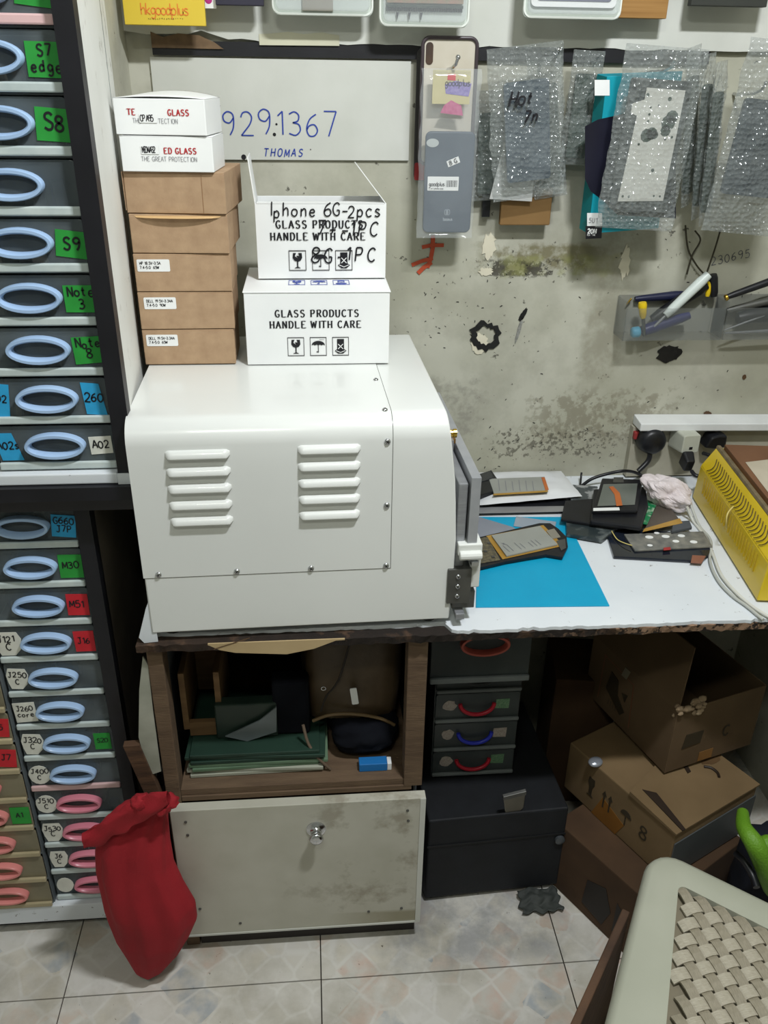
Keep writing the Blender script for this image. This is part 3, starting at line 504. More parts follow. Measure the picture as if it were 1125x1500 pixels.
# ---------------------------------------------------------------- boxes on the machine
ZT = 1.1030
def slabbox(b, w, d, h, m=0, wall=.0015): b.box(-w/2, w/2, 0, d, 0, h, m)
def glass_icons(b, F, m=1, s=.0135):
    def frame(cx):
        for x0, y0, x1, y1 in ((-1, -1.15, 1, -1.08), (-1, 1.08, 1, 1.15), (-1, -1.1, -.94, 1.1), (.94, -1.1, 1, 1.1)):
            b.prism([(cx+x0*s, y0*s), (cx+x1*s, y0*s), (cx+x1*s, y1*s), (cx+x0*s, y1*s)], F, .0006, m)
    for cx in (-.0365, 0, .0365): frame(cx)
    c = -.0365; b.prism([(c+x*s, y*s) for x, y in ((-.5, .85), (-.55, .3), (-.35, 0), (-.08, -.1), (-.06, -.7), (-.35, -.85), (.35, -.85), (.06, -.7), (.08, -.1), (.35, 0), (.55, .3), (.5, .85), (.1, .85), (.22, .5), (-.1, .55), (.05, .2), (-.3, .5), (-.15, .85))][::-1][::-1], F, .0007, m)
    o = [(.8*cos(pi*k/12), .15+.55*sin(pi*k/12)) for k in range(13)]; sc = [(-.8+.2*i, .15+(.1 if i % 2 else 0)) for i in range(1, 8)]
    b.prism([(x*s, y*s) for x, y in o+sc], F, .0007, m); b.prism([(-.04*s, -.7*s), (.04*s, -.7*s), (.04*s, .2*s), (-.04*s, .2*s)], F, .0008, m); b.prism([(-.25*s, -.7*s), (.04*s, -.75*s), (.04*s, -.65*s), (-.2*s, -.6*s)], F, .0007, m)
    for k in range(4): b.prism([((.2+.15*k)*s, .9*s), ((.26+.15*k)*s, .9*s), ((.2+.15*k)*s, .78*s)], F, .0006, m)
    c = .0365; b.prism([(c+x*s, y*s) for x, y in ((-.42, -.35), (-.7, -.55), (-.3, -.9), (.3, -.9), (.7, -.55), (.42, -.35), (.42, .9), (-.42, .9))], F, .0007, m)
    ribbon(b, [(c-.3*s, .3*s), (c+.3*s, -.3*s)], F, .0012, 0, .0011); ribbon(b, [(c-.3*s, -.3*s), (c+.3*s, .3*s)], F, .0012, 0, .0011); ribbon(b, [(c-.55*s, -.52*s), (c, -.75*s), (c+.55*s, -.52*s)], F, .001, 0, .0011)
def glass_print(b, F, m=1):

    for t, y, x in (('GLASS PRODUCTS', .079, -.068), ('HANDLE WITH CARE', .061, -.077)): text(b, t, F @ Matrix.Translation((x, y, 0)), .0112, .0021, m, sp=.90, serif=True, contrast=.5, xs=1.0)
    glass_icons(b, F @ Matrix.Translation((.0, .030, 0)), m)
bx = thing('glass_carton', 'white glass products carton on the machine, lower one with a closed lid', 'box', (.0115, 1.42, ZT), 0, 'white glass products cartons')
b = MB(); b.M = RM((.0115, 1.362, ZT), rz=0)
b.box(-.1165, .1165, 0, .178, 0, .1175); b.build('carton', white_card, bx, bevel=.0012)
b = MB(); F0 = fr((.0115, 1.3618, ZT)); b.M = None; glass_print(b, F0); b.build('printing', [white_card, ink], bx)
b = MB(); b.M = RM((.0115, 1.362, ZT)); b.hexa([(-.118, -.0015, .1176), (.118, -.0015, .1176), (.118, .178, .1176), (-.118, .178, .1176)], [(-.118, -.0015, .1195), (.118, -.0015, .1195), (.117, .178, .122), (-.117, .178, .122)]); b.build('lid', white_card, bx, bevel=.0008)
b = MB(); Fl = fr((.0115, 1.380, ZT+.1196), (1, 0, 0), (0, 1, .014)) ; glass_icons(b, Fl @ Matrix.Translation((.004, .040, .0008)), 1, .0135); b.build('lid_printing', [white_card, blue_ink], bx)
ZU = ZT+.1232
bx = thing('glass_carton', 'white glass products carton with black marker writing and open flaps', 'box', (.021, 1.49, ZU), 0, 'white glass products cartons')
b = MB(); w, d, h = .212, .098, .1185; b.M = RM((.0215, 1.442, ZU), rz=radians(1))
b.box(-w/2, w/2, 0, .0015, 0, h); b.box(-w/2, w/2, d-.0015, d, 0, h); b.box(-w/2, -w/2+.0015, .0015, d-.0015, 0, h); b.box(w/2-.0015, w/2, .0015, d-.0015, 0, h); b.box(-w/2+.0015, w/2-.0015, .0015, d-.0015, 0, .0015)
b.build('carton', white_card, bx, bevel=.0005)
b = MB(); b.M = RM((.0215, 1.442, ZU), rz=radians(1))
b.hexa([(-w/2, .002, h), (-w/2+.0015, .002, h), (-w/2+.0015, d-.002, h), (-w/2, d-.002, h)], [(-w/2-.008, .006, h+.068), (-w/2-.0065, .006, h+.068), (-w/2-.0065, d-.01, h+.068), (-w/2-.008, d-.01, h+.068)]); b.build('flap', white_card, bx)
b = MB(); b.M = RM((.0215, 1.442, ZU), rz=radians(1))
b.hexa([(w/2-.0015, .002, h), (w/2, .002, h), (w/2, d-.002, h), (w/2-.0015, d-.002, h)], [(w/2-.046, .006, h+.055), (w/2-.0445, .006, h+.0552), (w/2-.0445, d-.01, h+.0552), (w/2-.046, d-.01, h+.055)]); b.build('flap', white_card, bx)
b = MB(); b.M = RM((.0215, 1.442, ZU), rz=radians(1)); b.hexa([(-w/2+.003, -.0005, h-.0002), (w/2-.003, -.0005, h-.0002), (w/2-.003, .050, h-.004), (-w/2+.003, .050, h-.004)], [(-w/2+.003, -.0005, h+.0012), (w/2-.003, -.0005, h+.0012), (w/2-.003, .050, h-.0025), (-w/2+.003, .050, h-.0025)]); b.build('flap', white_card, bx)
b = MB(); F1 = RM((.0215, 1.442, ZU), rz=radians(1)) @ fr((0, -.0007, 0)) @ Matrix.Scale(1.05, 4); glass_print(b, F1 @ Matrix.Translation((-.002, -.002, 0)))
b.build('printing', [white_card, ink], bx)
b = MB(); text(b, 'Iphone 6G-2pcs', F1 @ Matrix.Translation((-.082, .094, 0)), .0185, .0020, 0, sp=.74, jit=.1, seed=2, slant=.06, z=.001); text(b, '7+-1PC', F1 @ Matrix.Translation((-.008, .066, 0)), .0195, .0022, 0, sp=.95, jit=.12, seed=6, slant=.15, z=.001)
text(b, '8G-1PC', F1 @ Matrix.Translation((-.018, .026, 0)), .021, .0024, 0, sp=.95, jit=.12, seed=8, slant=.12, z=.001); b.build('marker_writing', ink, bx)
# brown parcel boxes, five high
hs = [.0585, .0600, .0585, .0585, .0600]; z = ZT
names = ['plain brown carton with a small sticker, bottom one of the brown stack', 'plain brown carton with a small sticker, second from the bottom of the stack', 'brown carton with the highest sticker, in the middle of the stack', 'brown carton with its front flap gaping, fourth from the bottom', 'brown carton without sticker, topmost of the five in the stack']
for k in range(5):
    dd = [.105, .12, .13, .15, .16][k]; rz = radians([0, .4, 0, -2.5, -5][k]); wv = [.146, .148, .148, .148, .150][k]; x0 = -.271+[0, 0, 0, 0, -.002][k]
    t = thing('parcel_carton', names[k], 'box', (x0+wv/2, 1.42, z), 0, 'brown cartons stacked on the machine'); M = RM((x0+wv/2, 1.370, z), rz=rz); h = hs[k]-.0008
    b = MB(); b.M = M; b.box(-wv/2, wv/2, 0, dd, 0, h); b.build('carton', brown_card, t, bevel=.0012)
    b = MB(); b.M = M; b.box(-wv/2+.001, wv/2+.0008, -.0012, 0, .001, h-.0025); b.build('front_flap', brown_card, t, bevel=.0005)
    if k == 3:
        b = MB(); b.M = M; n = 12
        for s in (0,):
            a = [(-.062+.124*i/n, -.0022-.010*sin(pi*i/n)**.6, h-.0045) for i in range(n+1)]; c = [(-.066+.132*i/n, -.0013, h-.0018) for i in range(n+1)]; e = [(p[0], p[1]+.0012, p[2]+.0016) for p in a]
            b.add(a+c+e, [(i, i+1, n+2+i, n+1+i) for i in range(n)]+[(2*n+2+i, n+1+i, n+2+i, 2*n+3+i)[::-1] for i in range(n)]+[(i, 2*n+2+i, 2*n+3+i, i+1)[::-1] for i in range(n)])
        b.build('gaping_tab', pm('card_inside', (196, 160, 112), (206, 172, 124), rough=.85), t)
    if k == 4:
        b = MB(); b.M = M; b.hexa([(-wv/2-.0015, 0, .004), (-wv/2-.0003, 0, .004), (-wv/2-.0003, .05, .004), (-wv/2-.0015, .05, .004)], [(-wv/2-.0005, -.006, h), (-wv/2-.0001, -.006, h), (-wv/2-.0001, .05, h), (-wv/2-.0005, .05, h)]); b.build('side_flap', brown_card, t)
        b = MB(); b.M = M; b.box(wv/2-.034, wv/2-.0332, -.0016, -.0012, .002, h-.003); b.build('fold_line', pm('card_crease', (128, 96, 66)), t)
    if k < 3:
        b = MB(); Fs = M @ fr((-wv/2+[.031, .034, .030][k], -.0013, h-.017)); sticker_lines = [['DELL 19.5V-3.34A', '7.4-5.0  65W'], ['DELL 19.5V-3.34A', '7.4-5.0  90W'], ['HP 18.5V-3.5A', '7.4-5.0  65W']][k]
        b.prism(rrect(.050, .0185, .002, 3), Fs, .0005, 0)
        for i, tx in enumerate(sticker_lines): text(b, tx, Fs @ Matrix.Translation((-.021, .0015-i*.0065, .0005)), .0042, .0008, 1, sp=.70, z=.0003)
        b.build('sticker', [white_card, ink], t)
    z += hs[k]
for k, (x0, wv, lb, lines) in enumerate(((-.272, .134, 'small white box of glass protectors, directly on the brown stack', 0), (-.276, .132, 'small white box of glass protectors with raised lid, top of everything', 1))):
    t = thing('protector_box', lb, 'box', (x0+wv/2, 1.42, z), 0, 'white protector boxes on the brown stack'); rz = radians([-4, -7][k]); M = RM((x0+wv/2+.002, 1.362, z), rz=rz); h = .0485
    b = MB(); b.M = M; b.box(-wv/2, wv/2, 0, .105, 0, h-.001); b.build('carton', white_card, t, bevel=.001)
    b = MB(); F = M @ fr((0, -.0002, 0))
    if k == 0: text(b, 'ED GLASS', F @ Matrix.Translation((-.004, .025, 0)), .0078, .0016, 1, sp=.82, serif=True, contrast=.4); text(b, 'THE GREAT PROTECTION', F @ Matrix.Translation((-.038, .0145, 0)), .0062, .0006, 2, sp=.70)
    else: text(b, 'TE', F @ Matrix.Translation((-.0465, .026, 0)), .0078, .0016, 1, sp=.82, serif=True, contrast=.4); text(b, 'GLASS', F @ Matrix.Translation((.012, .026, 0)), .0078, .0016, 1, sp=.82, serif=True, contrast=.4); text(b, 'THE         TECTION', F @ Matrix.Translation((-.040, .0155, 0)), .0062, .0006, 2, sp=.70)
    b.build('printing', [white_card, red_ink, grey_ink], t)
    b = MB(); F2 = F @ Matrix.Translation(((-.024 if k == 0 else -.017), (.030 if k == 0 else .022), .0006)); b.prism(rrect(.026, .012, .001, 2), F2, .0004, 0); text(b, ['NEON A32', 'OP A95'][k], F2 @ Matrix.Translation((-.0115, -.004, .0004)), .0082, .0012, 1, sp=.42 if k == 0 else .5, xs=.7 if k == 0 else .8, z=.0004); b.build('sticker', [white_card, ink], t)
    b = MB(); b.M = M
    def lidf(u, v): return Vector(((u-.5)*wv, v*.105, h-.0008+(.009 if k else .0005)*sin(pi*u)**.8*(.3+.7*v)))
    b.grid(lidf, 12, 6); b.build('lid', white_card, t, smooth=True, solid=.0008)
    z += .0497
# ---------------------------------------------------------------- things hanging on the wall
def bubble_mat(name, col, alpha): return pm(name, col, rough=.10, alpha=alpha, spec=1, bump=1, bscale=125, vor=True, scale=30, col2=tuple(min(255, c+28) for c in col))
bub = bubble_mat('bubble_wrap', (138, 144, 142), .30); film = pm('clear_film', (205, 210, 212), rough=.06, alpha=.16, spec=1, bump=.3, bscale=25)
def pillow(b, w, h, t, sd, amp=.0055, nu=30, nv=50, cut=0):
    def fn(s):
        def g(u, v):
            e = (min(u, 1-u)*4); e = min(1, e)**.5; f_ = min(1, min(v, 1-v)*6)**.5
            n_ = noise.noise(Vector((u*5+sd, v*8, s*3)))+.5*noise.noise(Vector((u*14+sd, v*22, s*5)))+(.9*max(0, v-.66)/.34)*noise.noise(Vector((u*9+sd, v*16, s*7)))
            edge = noise.noise(Vector((v*9, sd, 1)))*.02*w*2
            return Vector(((u-.5)*w+edge*(abs(u-.5)*2)**4, s*(t*.5*e*f_+amp*n_*e*f_), (v-.5)*h+cut*(u-.5)*(1 if v > .9 else 0)))
        return g
    b.grid(fn(-1), nu, nv); b.grid(lambda u, v: fn(1)(1-u, v), nu, nv)
def phone_frame(b, w, h, t, m0=0): b.prism(rrect(w, h, w*.13, 4), fr((0, t/2, 0)), t, m0)
def hang(label, px, py, w, h, t, Y, rot=0, rz=0, inner=None, sd=1, group=None, wm=bub, cat='bag', name='wrapped_part', amp=.004, iw=.62, ih=.72, idx=0, idz=0, pad=1):
    c = P(px, py, Y=Y); T = thing(name, label, cat, (c.x, Y, c.z-h/2), 0, group); M = RM((c.x, Y, c.z), ry=rot, rz=rz)
    if inner:
        b = MB(); b.M = M; k = b
        inner(b, M)
    b = MB(); b.M = M; pillow(b, w, h, t, sd, amp); b.build('wrap', wm, T, smooth=True); return T, M
dark_in = pm('dark_screen', (38, 46, 56), (56, 66, 76), rough=.3); green_in = pm('dark_green_board', (44, 58, 50), (70, 82, 74), rough=.5, scale=60)
def wrapped(label, px, py, w, h, t, Y, rot, rz, mat, sd, iw=.66, ih=.74, dz=-.012, inner_t=.007, wm=bub, cols=None, **k):
    c = P(px, py, Y=Y); T = thing('wrapped_part', label, 'package', (c.x, Y, c.z-h/2), 0, 'bubble wrapped parts hanging on the wall'); M = RM((c.x, Y, c.z), ry=rot, rz=rz)
    b = MB(); b.M = None; b.prism(rrect(w*iw, h*ih, .006, 3), M @ fr((0, inner_t/2, dz)), inner_t); b.build('phone_part', mat, T)
    b = MB(); b.M = M; pillow(b, w, h, t, sd); b.build('wrap', wm, T, smooth=True); return T, M
def scale_at(px, py, Y): return (P(px+1, py, Y=Y)-P(px, py, Y=Y)).length
S = scale_at(760, 200, 1.61)
# pack A: bubble wrapped, marker scrawl
wrapped('bubble wrapped phone part hidden behind the grey case, dark green inside', 718, 215, 55*S, 150*S, .02, 1.648, radians(-3), 0, green_in, 11)
T, M = wrapped('bubble wrapped phone part with black marker scrawl on the front', 772, 182, 108*S, 200*S, .022, 1.605, radians(-7), radians(2), pm('slate_screen', (52, 64, 78), (92, 104, 116), rough=.3, scale=10), 12, iw=.6, ih=.66)
b = MB(); F = M @ fr((-.036, -.0155, .036), (1, 0, -.1)); text(b, 'Hot', F, .022, .0035, 0, sp=.7, jit=.25, seed=3, slant=.2); F = M @ fr((-.012, -.0155, .008), (1, 0, -.1)); text(b, '7n', F, .022, .0035, 0, sp=.7, jit=.25, seed=4, slant=.2); b.build('marker_writing', ink, T)
T, M = wrapped('bubble wrapped thin part leaning behind the scrawled one', 802, 190, 50*S, 190*S, .016, 1.640, radians(-9), 0, green_in, 13)
c = P(745, 285, Y=1.63); t = thing('paper_sleeve', 'white paper sleeve poking out under the scrawled bubble wrap', 'paper', (c.x, 1.632, c.z-.03)); b = MB(); b.prism([(-.02, -.004), (.06, -.008), (.06, .09), (0, .09)], RM((c.x, 1.632, c.z-.004)) @ fr((-.015, 0, 0)), .001); b.build('sheet', white_card, t)
x0, x1, z0, z1 = fbox(732, 262, 812, 330, 1.642); t = thing('kraft_sleeve', 'brown cardboard sleeve hanging under the bubble wrapped parts', 'package', ((x0+x1)/2, 1.65, z0)); b = MB(); b.box(x0, x1, 1.642, 1.656, z0, z1+.06); b.build('sleeve', pm('kraft_brown', (122, 92, 52), (138, 106, 64), rough=.7), t, bevel=.002)
x0, x1, z0, z1 = fbox(706, 250, 722, 318, 1.655); t = thing('thin_black_box', 'narrow black box hanging beside the brown sleeve', 'box', ((x0+x1)/2, 1.66, z0)); b = MB(); b.box(x0, x1, 1.655, 1.668, z0, z1+.08); b.build('box', black_plastic, t, bevel=.001)
# phone case in a blister with a hanging card
cx = P(655, 200, Y=1.60); T = thing('phone_case_pack', 'grey phone case in a clear bag with white barcode sticker', 'package', (cx.x, 1.60, cx.z-.13))
x0, x1, z0, z1 = fbox(619, 193, 697, 341, 1.60); b = MB(); w_, h_ = x1-x0, z1-z0; Fc = fr(((x0+x1)/2, 1.600, (z0+z1)/2))
b.prism(rrect(w_, h_, .010, 5), Fc @ Matrix.Translation((0, 0, -.008)), .008); case = b.build('case', pm('slate_case', (72, 82, 94), (84, 94, 106), rough=.5), T, bevel=.0025, seg=3)
b = MB(); q = P(633, 188, Y=1.60); b.prism([(.011*cos(k*pi/10), .007*sin(k*pi/10)) for k in range(20)], fr((P(634, 202, Y=1.6).x, 1.5998, P(634, 202, Y=1.6).z-.008)), .0006); b.build('camera_window', pm('pale_window', (170, 176, 176)), case)
b = MB(); q = P(649, 269, Y=1.5995); Fs = fr((q.x, 1.5996, q.z)); b.prism(rrect(.056, .0235, .0005, 1), Fs, .0005, 0); text(b, 'goodplus', Fs @ Matrix.Translation((-.0255, -.004, .0005)), .0068, .0010, 1, sp=.56); text(b, 'Smart phone case', Fs @ Matrix.Translation((-.0255, -.0095, .0005)), .0028, .0004, 1, sp=.62); r = rnd(4)
xx = .0055
while xx < .025: ww = r.choice([.0004, .0008, .0013]); b.prism([(xx, -.0055), (xx+ww, -.0055), (xx+ww, .0055), (xx, .0055)], Fs @ Matrix.Translation((0, 0, .0004)), .0003, 1); xx += ww+r.choice([.0005, .0008])
b.build('barcode_sticker', [white_card, ink], case)
b = MB(); q = P(664, 237, Y=1.5995); Fs = fr((q.x, 1.5994, q.z)) @ Matrix.Rotation(radians(22), 4, 'Z'); b.prism(rrect(.0225, .0105, .0003, 1), Fs, .0005, 0); text(b, '8G', Fs @ Matrix.Translation((-.008, -.0033, .0005)), .0068, .0014, 1, sp=1.1, xs=1.25); b.build('size_sticker', [white_card, ink], case)
b = MB(); q = P(655, 311, Y=1.5995); Fs = fr((q.x, 1.5998, q.z)); b.prism(rrect(.010, .010, .003, 3), Fs, .0003, 0); b.prism(rrect(.0088, .0088, .0026, 3), Fs, .0005, 1); text(b, 'B', Fs @ Matrix.Translation((-.002, -.003, .0006)), .006, .001, 0); text(b, 'baseus', Fs @ Matrix.Translation((-.0072, -.0145, 0)), .0056, .0008, 0, sp=.52); b.build('emblem', [pm('light_grey_print', (168, 176, 184)), pm('slate_case', (1, 1, 1))], case)
x0, x1, z0, z1 = fbox(613, 104, 704, 347, 1.593); b = MB(); b.M = RM(((x0+x1)/2, 1.600, (z0+z1)/2)); pillow(b, x1-x0+.006, z1-z0+.006, .026, 31, .0015); b.build('clear_bag', film, T, smooth=True)
b = MB(); q = P(662, 122, Y=1.605); b.prism([(-.033, -.030), (.032, -.030), (.032, .022), (-.033, .022)], fr((q.x, 1.606, q.z-.002)), .0006, 0)
Fk = fr((q.x, 1.6052, q.z)); b.prism([(-.010, -.016), (.030, -.020), (.034, .000), (.006, .004), (-.012, -.002)], Fk, .0004, 1); b.prism([(-.008, .005), (.006, .004), (.006, .014), (-.008, .014)], Fk, .0005, 2); text(b, 'goodplus', Fk @ Matrix.Translation((-.012, -.004, .0006)), .0105, .001, 3, sp=.56); b.prism([(-.018, -.046), (.022, -.050), (.018, -.034), (0, -.026), (-.012, -.034)], Fk, .0004, 4); b.build('card', [pm('khaki_card', (176, 168, 122), (190, 180, 136)), pm('violet_print', (110, 96, 158), (140, 128, 180), scale=200), pm('red_print', (178, 40, 44)), ink, pm('magenta_print', (168, 66, 112), (186, 100, 136), scale=150)], T)
x0, x1, z0, z1 = fbox(617, 56, 700, 150, 1.632); T = thing('clear_case', 'clear phone case with camera slot hanging at the rail end', 'phone case', ((x0+x1)/2, 1.635, z0-.09))
b = MB(); F = fr(((x0+x1)/2, 1.636, (z0+z1)/2-.05)); w_, h_ = x1-x0, z1-z0+.10; b.prism(rrect(w_, h_, .012, 5), F, .0015, 0); b.build('shell', pm('ivory_shell', (186, 178, 160), (202, 196, 184), rough=.3), T)
b = MB(); b.tube([F @ Vector((x, y, .003)) for x, y in rrect(w_, h_, .012, 5)], .0032, 8, closed=True); b.build('bumper', pm('smoke_bumper', (62, 54, 58), rough=.3), T, smooth=True)
b = MB(); b.prism(rrect(.0125, .034, .006, 5), F @ Matrix.Translation((-w_/2+.012, h_/2-.024, .0016)), .001); b.build('camera_slot', pm('slot_brown', (84, 58, 38), (40, 32, 28)), T)
x0, x1, z0, z1 = fbox(606, 70, 617, 265, 1.655); T = thing('phone_case', 'dark slim phone case edge showing left of the grey case', 'phone case', ((x0+x1)/2, 1.66, z0)); b = MB(); b.prism(rrect(.07, z1-z0, .01, 4), fr((x0+.035, 1.664, (z0+z1)/2)), .006); b.build('shell', pm('plum_grey', (58, 56, 56), rough=.4), T); b = MB(); b.prism(rrect(.02, .03, .003, 2), fr((x0+.011, 1.6575, z0+.016)), .001); b.build('red_corner', pm('dull_red', (150, 46, 46)), T, label='red lower corner')
# teal box
x0, x1, z0, z1 = fbox(863, 112, 1000, 338, 1.58); T = thing('power_bank_box', 'teal box with a dark battery pack picture hanging on the wall', 'box', ((x0+x1)/2, 1.60, z0))
teal = pm('teal_card', (8, 140, 158), (12, 150, 168), rough=.4); teal_d = pm('teal_side', (6, 112, 116), (10, 122, 126), rough=.4)
M = RM((x0, 1.583, z0-.002), ry=0, rz=radians(1)); w_, h_ = x1-x0, z1-z0
b = MB(); bl = P(847, 352, Y=1.615); dpt = .032; V = [(x0, 1.583, z0-.006), (x1, 1.583, z0+.004), (x1, 1.615, z0+.004), (bl.x, 1.615, z0-.002)]; V = [Vector(v) for v in V]; Ht = [v+Vector((0, 0, z1-z0+.004)) for v in V]; b.hexa(V, Ht, 0); b.build('carton', teal, T, bevel=.0006)
b = MB(); b.add([V[3]+Vector((-.0005, -.0003, .001)), V[0]+Vector((-.0005, -.0003, .001)), Ht[0]+Vector((-.0005, -.0003, -.001)), Ht[3]+Vector((-.0005, -.0003, -.001))], [(0, 1, 2, 3)], 0)
b.build('side_panel', teal_d, T, label='darker teal side')
def onx(px, py, Y=1.5825): p = P(px, py, Y=Y); return (p.x, p.z)
b = MB(); F = fr((0, 1.5829, 0)); b.prism([onx(*q) for q in ((857, 185), (876, 175), (990, 150), (990, 320), (905, 315), (884, 294), (865, 280), (857, 262))][::-1], F, .0006, 0); b.build('picture', pm('picture_dark', (18, 18, 30), (28, 28, 44), rough=.3), T)
b = MB(); b.prism([onx(*q) for q in ((871, 117), (893, 117), (893, 140), (871, 140))][::-1], F, .0007, 0); b.prism([onx(*q) for q in ((860, 312), (882, 312), (882, 331), (860, 331))][::-1], F, .0007, 0); b.prism([onx(*q) for q in ((858, 331), (882, 331), (881, 349), (858, 350))][::-1], F, .0007, 1)
q = P(860, 342, Y=1.582); text(b, '20H', fr((q.x+.0003, 1.582, q.z)), .0082, .0020, 0, sp=.80, xs=.9); text(b, 'PLAY TIME', fr((q.x+.0003, 1.582, q.z-.004)), .0026, .0004, 0, sp=.74); q = P(862, 326, Y=1.582); text(b, '5U1', fr((q.x, 1.582, q.z)), .008, .001, 2, sp=.8)
b.build('printing', [white_card, ink, grey_ink], T)
# bubble bag with the phone middle frame
T, M = wrapped('bubble wrapped metal phone frame hanging in front of the teal box', 952, 208, 116*S, 236*S, .024, 1.545, radians(3), 0, pm('frame_black', (52, 56, 58), (88, 92, 92), rough=.5, scale=80, contrast=(.45, .55)), 14, iw=.74, ih=.72, dz=-.008)
w_ = 122*S*.55; h_ = 238*S*.62; b = MB(); Fp = M @ fr((.001, -.0048, -.008)); b.prism([(-w_*.5, -h_*.5), (w_*.5, -h_*.47), (w_*.5, h_*.5), (-w_*.32, h_*.5), (-w_*.32, h_*.40), (-w_*.56, h_*.36), (-w_*.56, h_*.28), (-w_*.42, h_*.26)], Fp, .0012); b.build('metal_plate', pm('pale_plate', (196, 196, 188), (208, 208, 202), rough=.5), T)
b = MB()
for (x, y, a) in ((.20, .22, .15), (.24, .27, .13), (.18, .15, .11), (-.10, .10, .13), (-.03, .12, .12), (.02, .11, .08), (-.2, .44, .035), (.15, .42, .04), (-.12, .28, .025), (-.12, .34, .02), (0, .36, .02), (-.12, .22, .025), (-.2, .02, .025), (.2, .08, .025), (.3, .1, .025), (.1, -.2, .035), (-.3, -.45, .025), (-.2, -.45, .025), (.2, -.43, .02), (.3, -.43, .02)):
    b.prism([(x*h_*.62+a*w_*cos(k*pi/5), y*h_+a*w_*sin(k*pi/5)) for k in range(10)], Fp, .0017)
b.build('cut_out', green_in, T)
for i, (px, py, w, h, Yv, rot, lb) in enumerate(((1012, 190, 34, 220, 1.62, -13, 'innermost of three leaning bubble wrapped strips beside the teal box'), (1030, 205, 30, 225, 1.60, -10, 'middle of three leaning bubble wrapped strips beside the teal box'), (1044, 215, 28, 220, 1.575, -7, 'outermost of three leaning bubble wrapped strips beside the teal box'))):
    wrapped(lb, px, py, w*S, h*S, .014, Yv, radians(rot), radians(35), green_in, 20+i)
T, M = wrapped('large clear bubble bag with a dark screen at the right picture edge', 1116, 208, 112*S, 250*S, .022, 1.54, radians(5), 0, dark_in, 25, iw=.74, ih=.5, dz=-.012); 
T, M = wrapped('crumpled bubble wrapped part behind the teal box', 852, 160, 46*S, 150*S, .018, 1.63, radians(2), 0, green_in, 26)
# upper row, cut by the picture edge
x0, x1, z0, z1 = fbox(183, 2, 299, 36, 1.60); T = thing('yellow_pack', 'yellow card pack with orange lettering at the top edge', 'package', ((x0+x1)/2, 1.605, z0)); b = MB(); b.box(x0, x1, 1.600, 1.612, z0, z0+.16); b.build('card', pm('yellow_card', (208, 180, 52), (216, 188, 62), rough=.5), T, bevel=.001)
b = MB(); q = P(206, 21, Y=1.599); text(b, 'hkgoodplus', fr((q.x, 1.5998, q.z)), .016, .0014, 0, sp=.50); r = rnd(5); b2 = MB()
for i in range(16): 
    q = P(217+i*3.3, 29, Y=1.599); F = fr((q.x, 1.5998, q.z))
    for k in range(3): ribbon(b2, [(r.uniform(0, .002), r.uniform(0, .0025)), (r.uniform(0, .002), r.uniform(0, .0025))], F, .0004)
b.build('lettering', pm('orange_ink', (214, 110, 40)), T); b2.build('small_print', ink, T)
def blister(label, px0, py0, px1, py1, Yv, inner, deep=.016, cardm=None):
    x0, x1, z0, z1 = fbox(px0, py0, px1, py1, Yv); T = thing('blister_pack', label, 'package', ((x0+x1)/2, Yv+.01, z0), 0, 'blister packs along the top edge'); H = .17; b = MB(); w_ = x1-x0; F = fr(((x0+x1)/2, Yv+deep, z0+H/2))
    b.prism(rrect(w_, H, .012, 5), F, .0012); b.build('backing', cardm or pm('blister_back', (188, 196, 188), rough=.4), T)
    b = MB(); b.prism(rrect(w_-.012, H-.014, .010, 5), F @ Matrix.Translation((0, 0, .0013)), deep-.003); b.build('dome', clear, T, bevel=.003)
    b = MB(); inner(b, F, w_, H); b.build('contents', bits+[green_in, white_card, pm('frame_violet', (66, 62, 96)), pm('dusty_pink', (150, 106, 92), (120, 120, 96), scale=60)], T); 
    b = MB(); b.tube([F @ Vector((x, y, .002)) for x, y in rrect(w_-.004, H-.004, .012, 5)], .002, 6, closed=True); b.build('rim', pm('blister_rim', (214, 218, 212), rough=.3), T, smooth=True)
blister('clear blister pack with pale card, left of the comb pack', 398, 0, 548, 21, 1.60, lambda b, F, w, H: b.prism([(-w*.2, -H*.46), (w*.1, -H*.46), (w*.1, 0), (-w*.2, 0)], F @ Matrix.Translation((0, 0, .002)), .004, 2))
def comb(b, F, w, H):
    G_ = F @ Matrix.Translation((0, 0, .003)); b.prism([(-w*.42, -H*.3), (w*.42, -H*.3), (w*.42, H*.4), (-w*.42, H*.4)], G_, .004, 8); b.prism([(-w*.42, -H*.34), (w*.42, -H*.34), (w*.42, -H*.315), (-w*.42, -H*.315)], G_, .005, 5)
    for k in range(44): b.prism([(-w*.42+k*w*.0192, -H*.37), (-w*.42+k*w*.0192+.001, -H*.37), (-w*.42+k*w*.0192+.001, -H*.32), (-w*.42+k*w*.0192, -H*.32)], G_, .005, 1)
    for k in range(3): b.prism([(-w*.3+k*w*.13, -H*.44), (-w*.285+k*w*.13, -H*.38), (-w*.31+k*w*.13, -H*.38)], G_, .005, 1)
blister('white rimmed blister pack holding a comb edged part', 556, 0, 691, 38, 1.595, comb)
blister('clear tray pack with a white framed screen near the brown strip', 768, 0, 916, 26, 1.585, lambda b, F, w, H: (b.prism(rrect(w*.86, H*.80, .008, 4), F @ Matrix.Translation((0, 0, .003)), .004, 6), b.prism(rrect(w*.76, H*.70, .006, 4), F @ Matrix.Translation((0, 0, .0075)), .001, 7)))
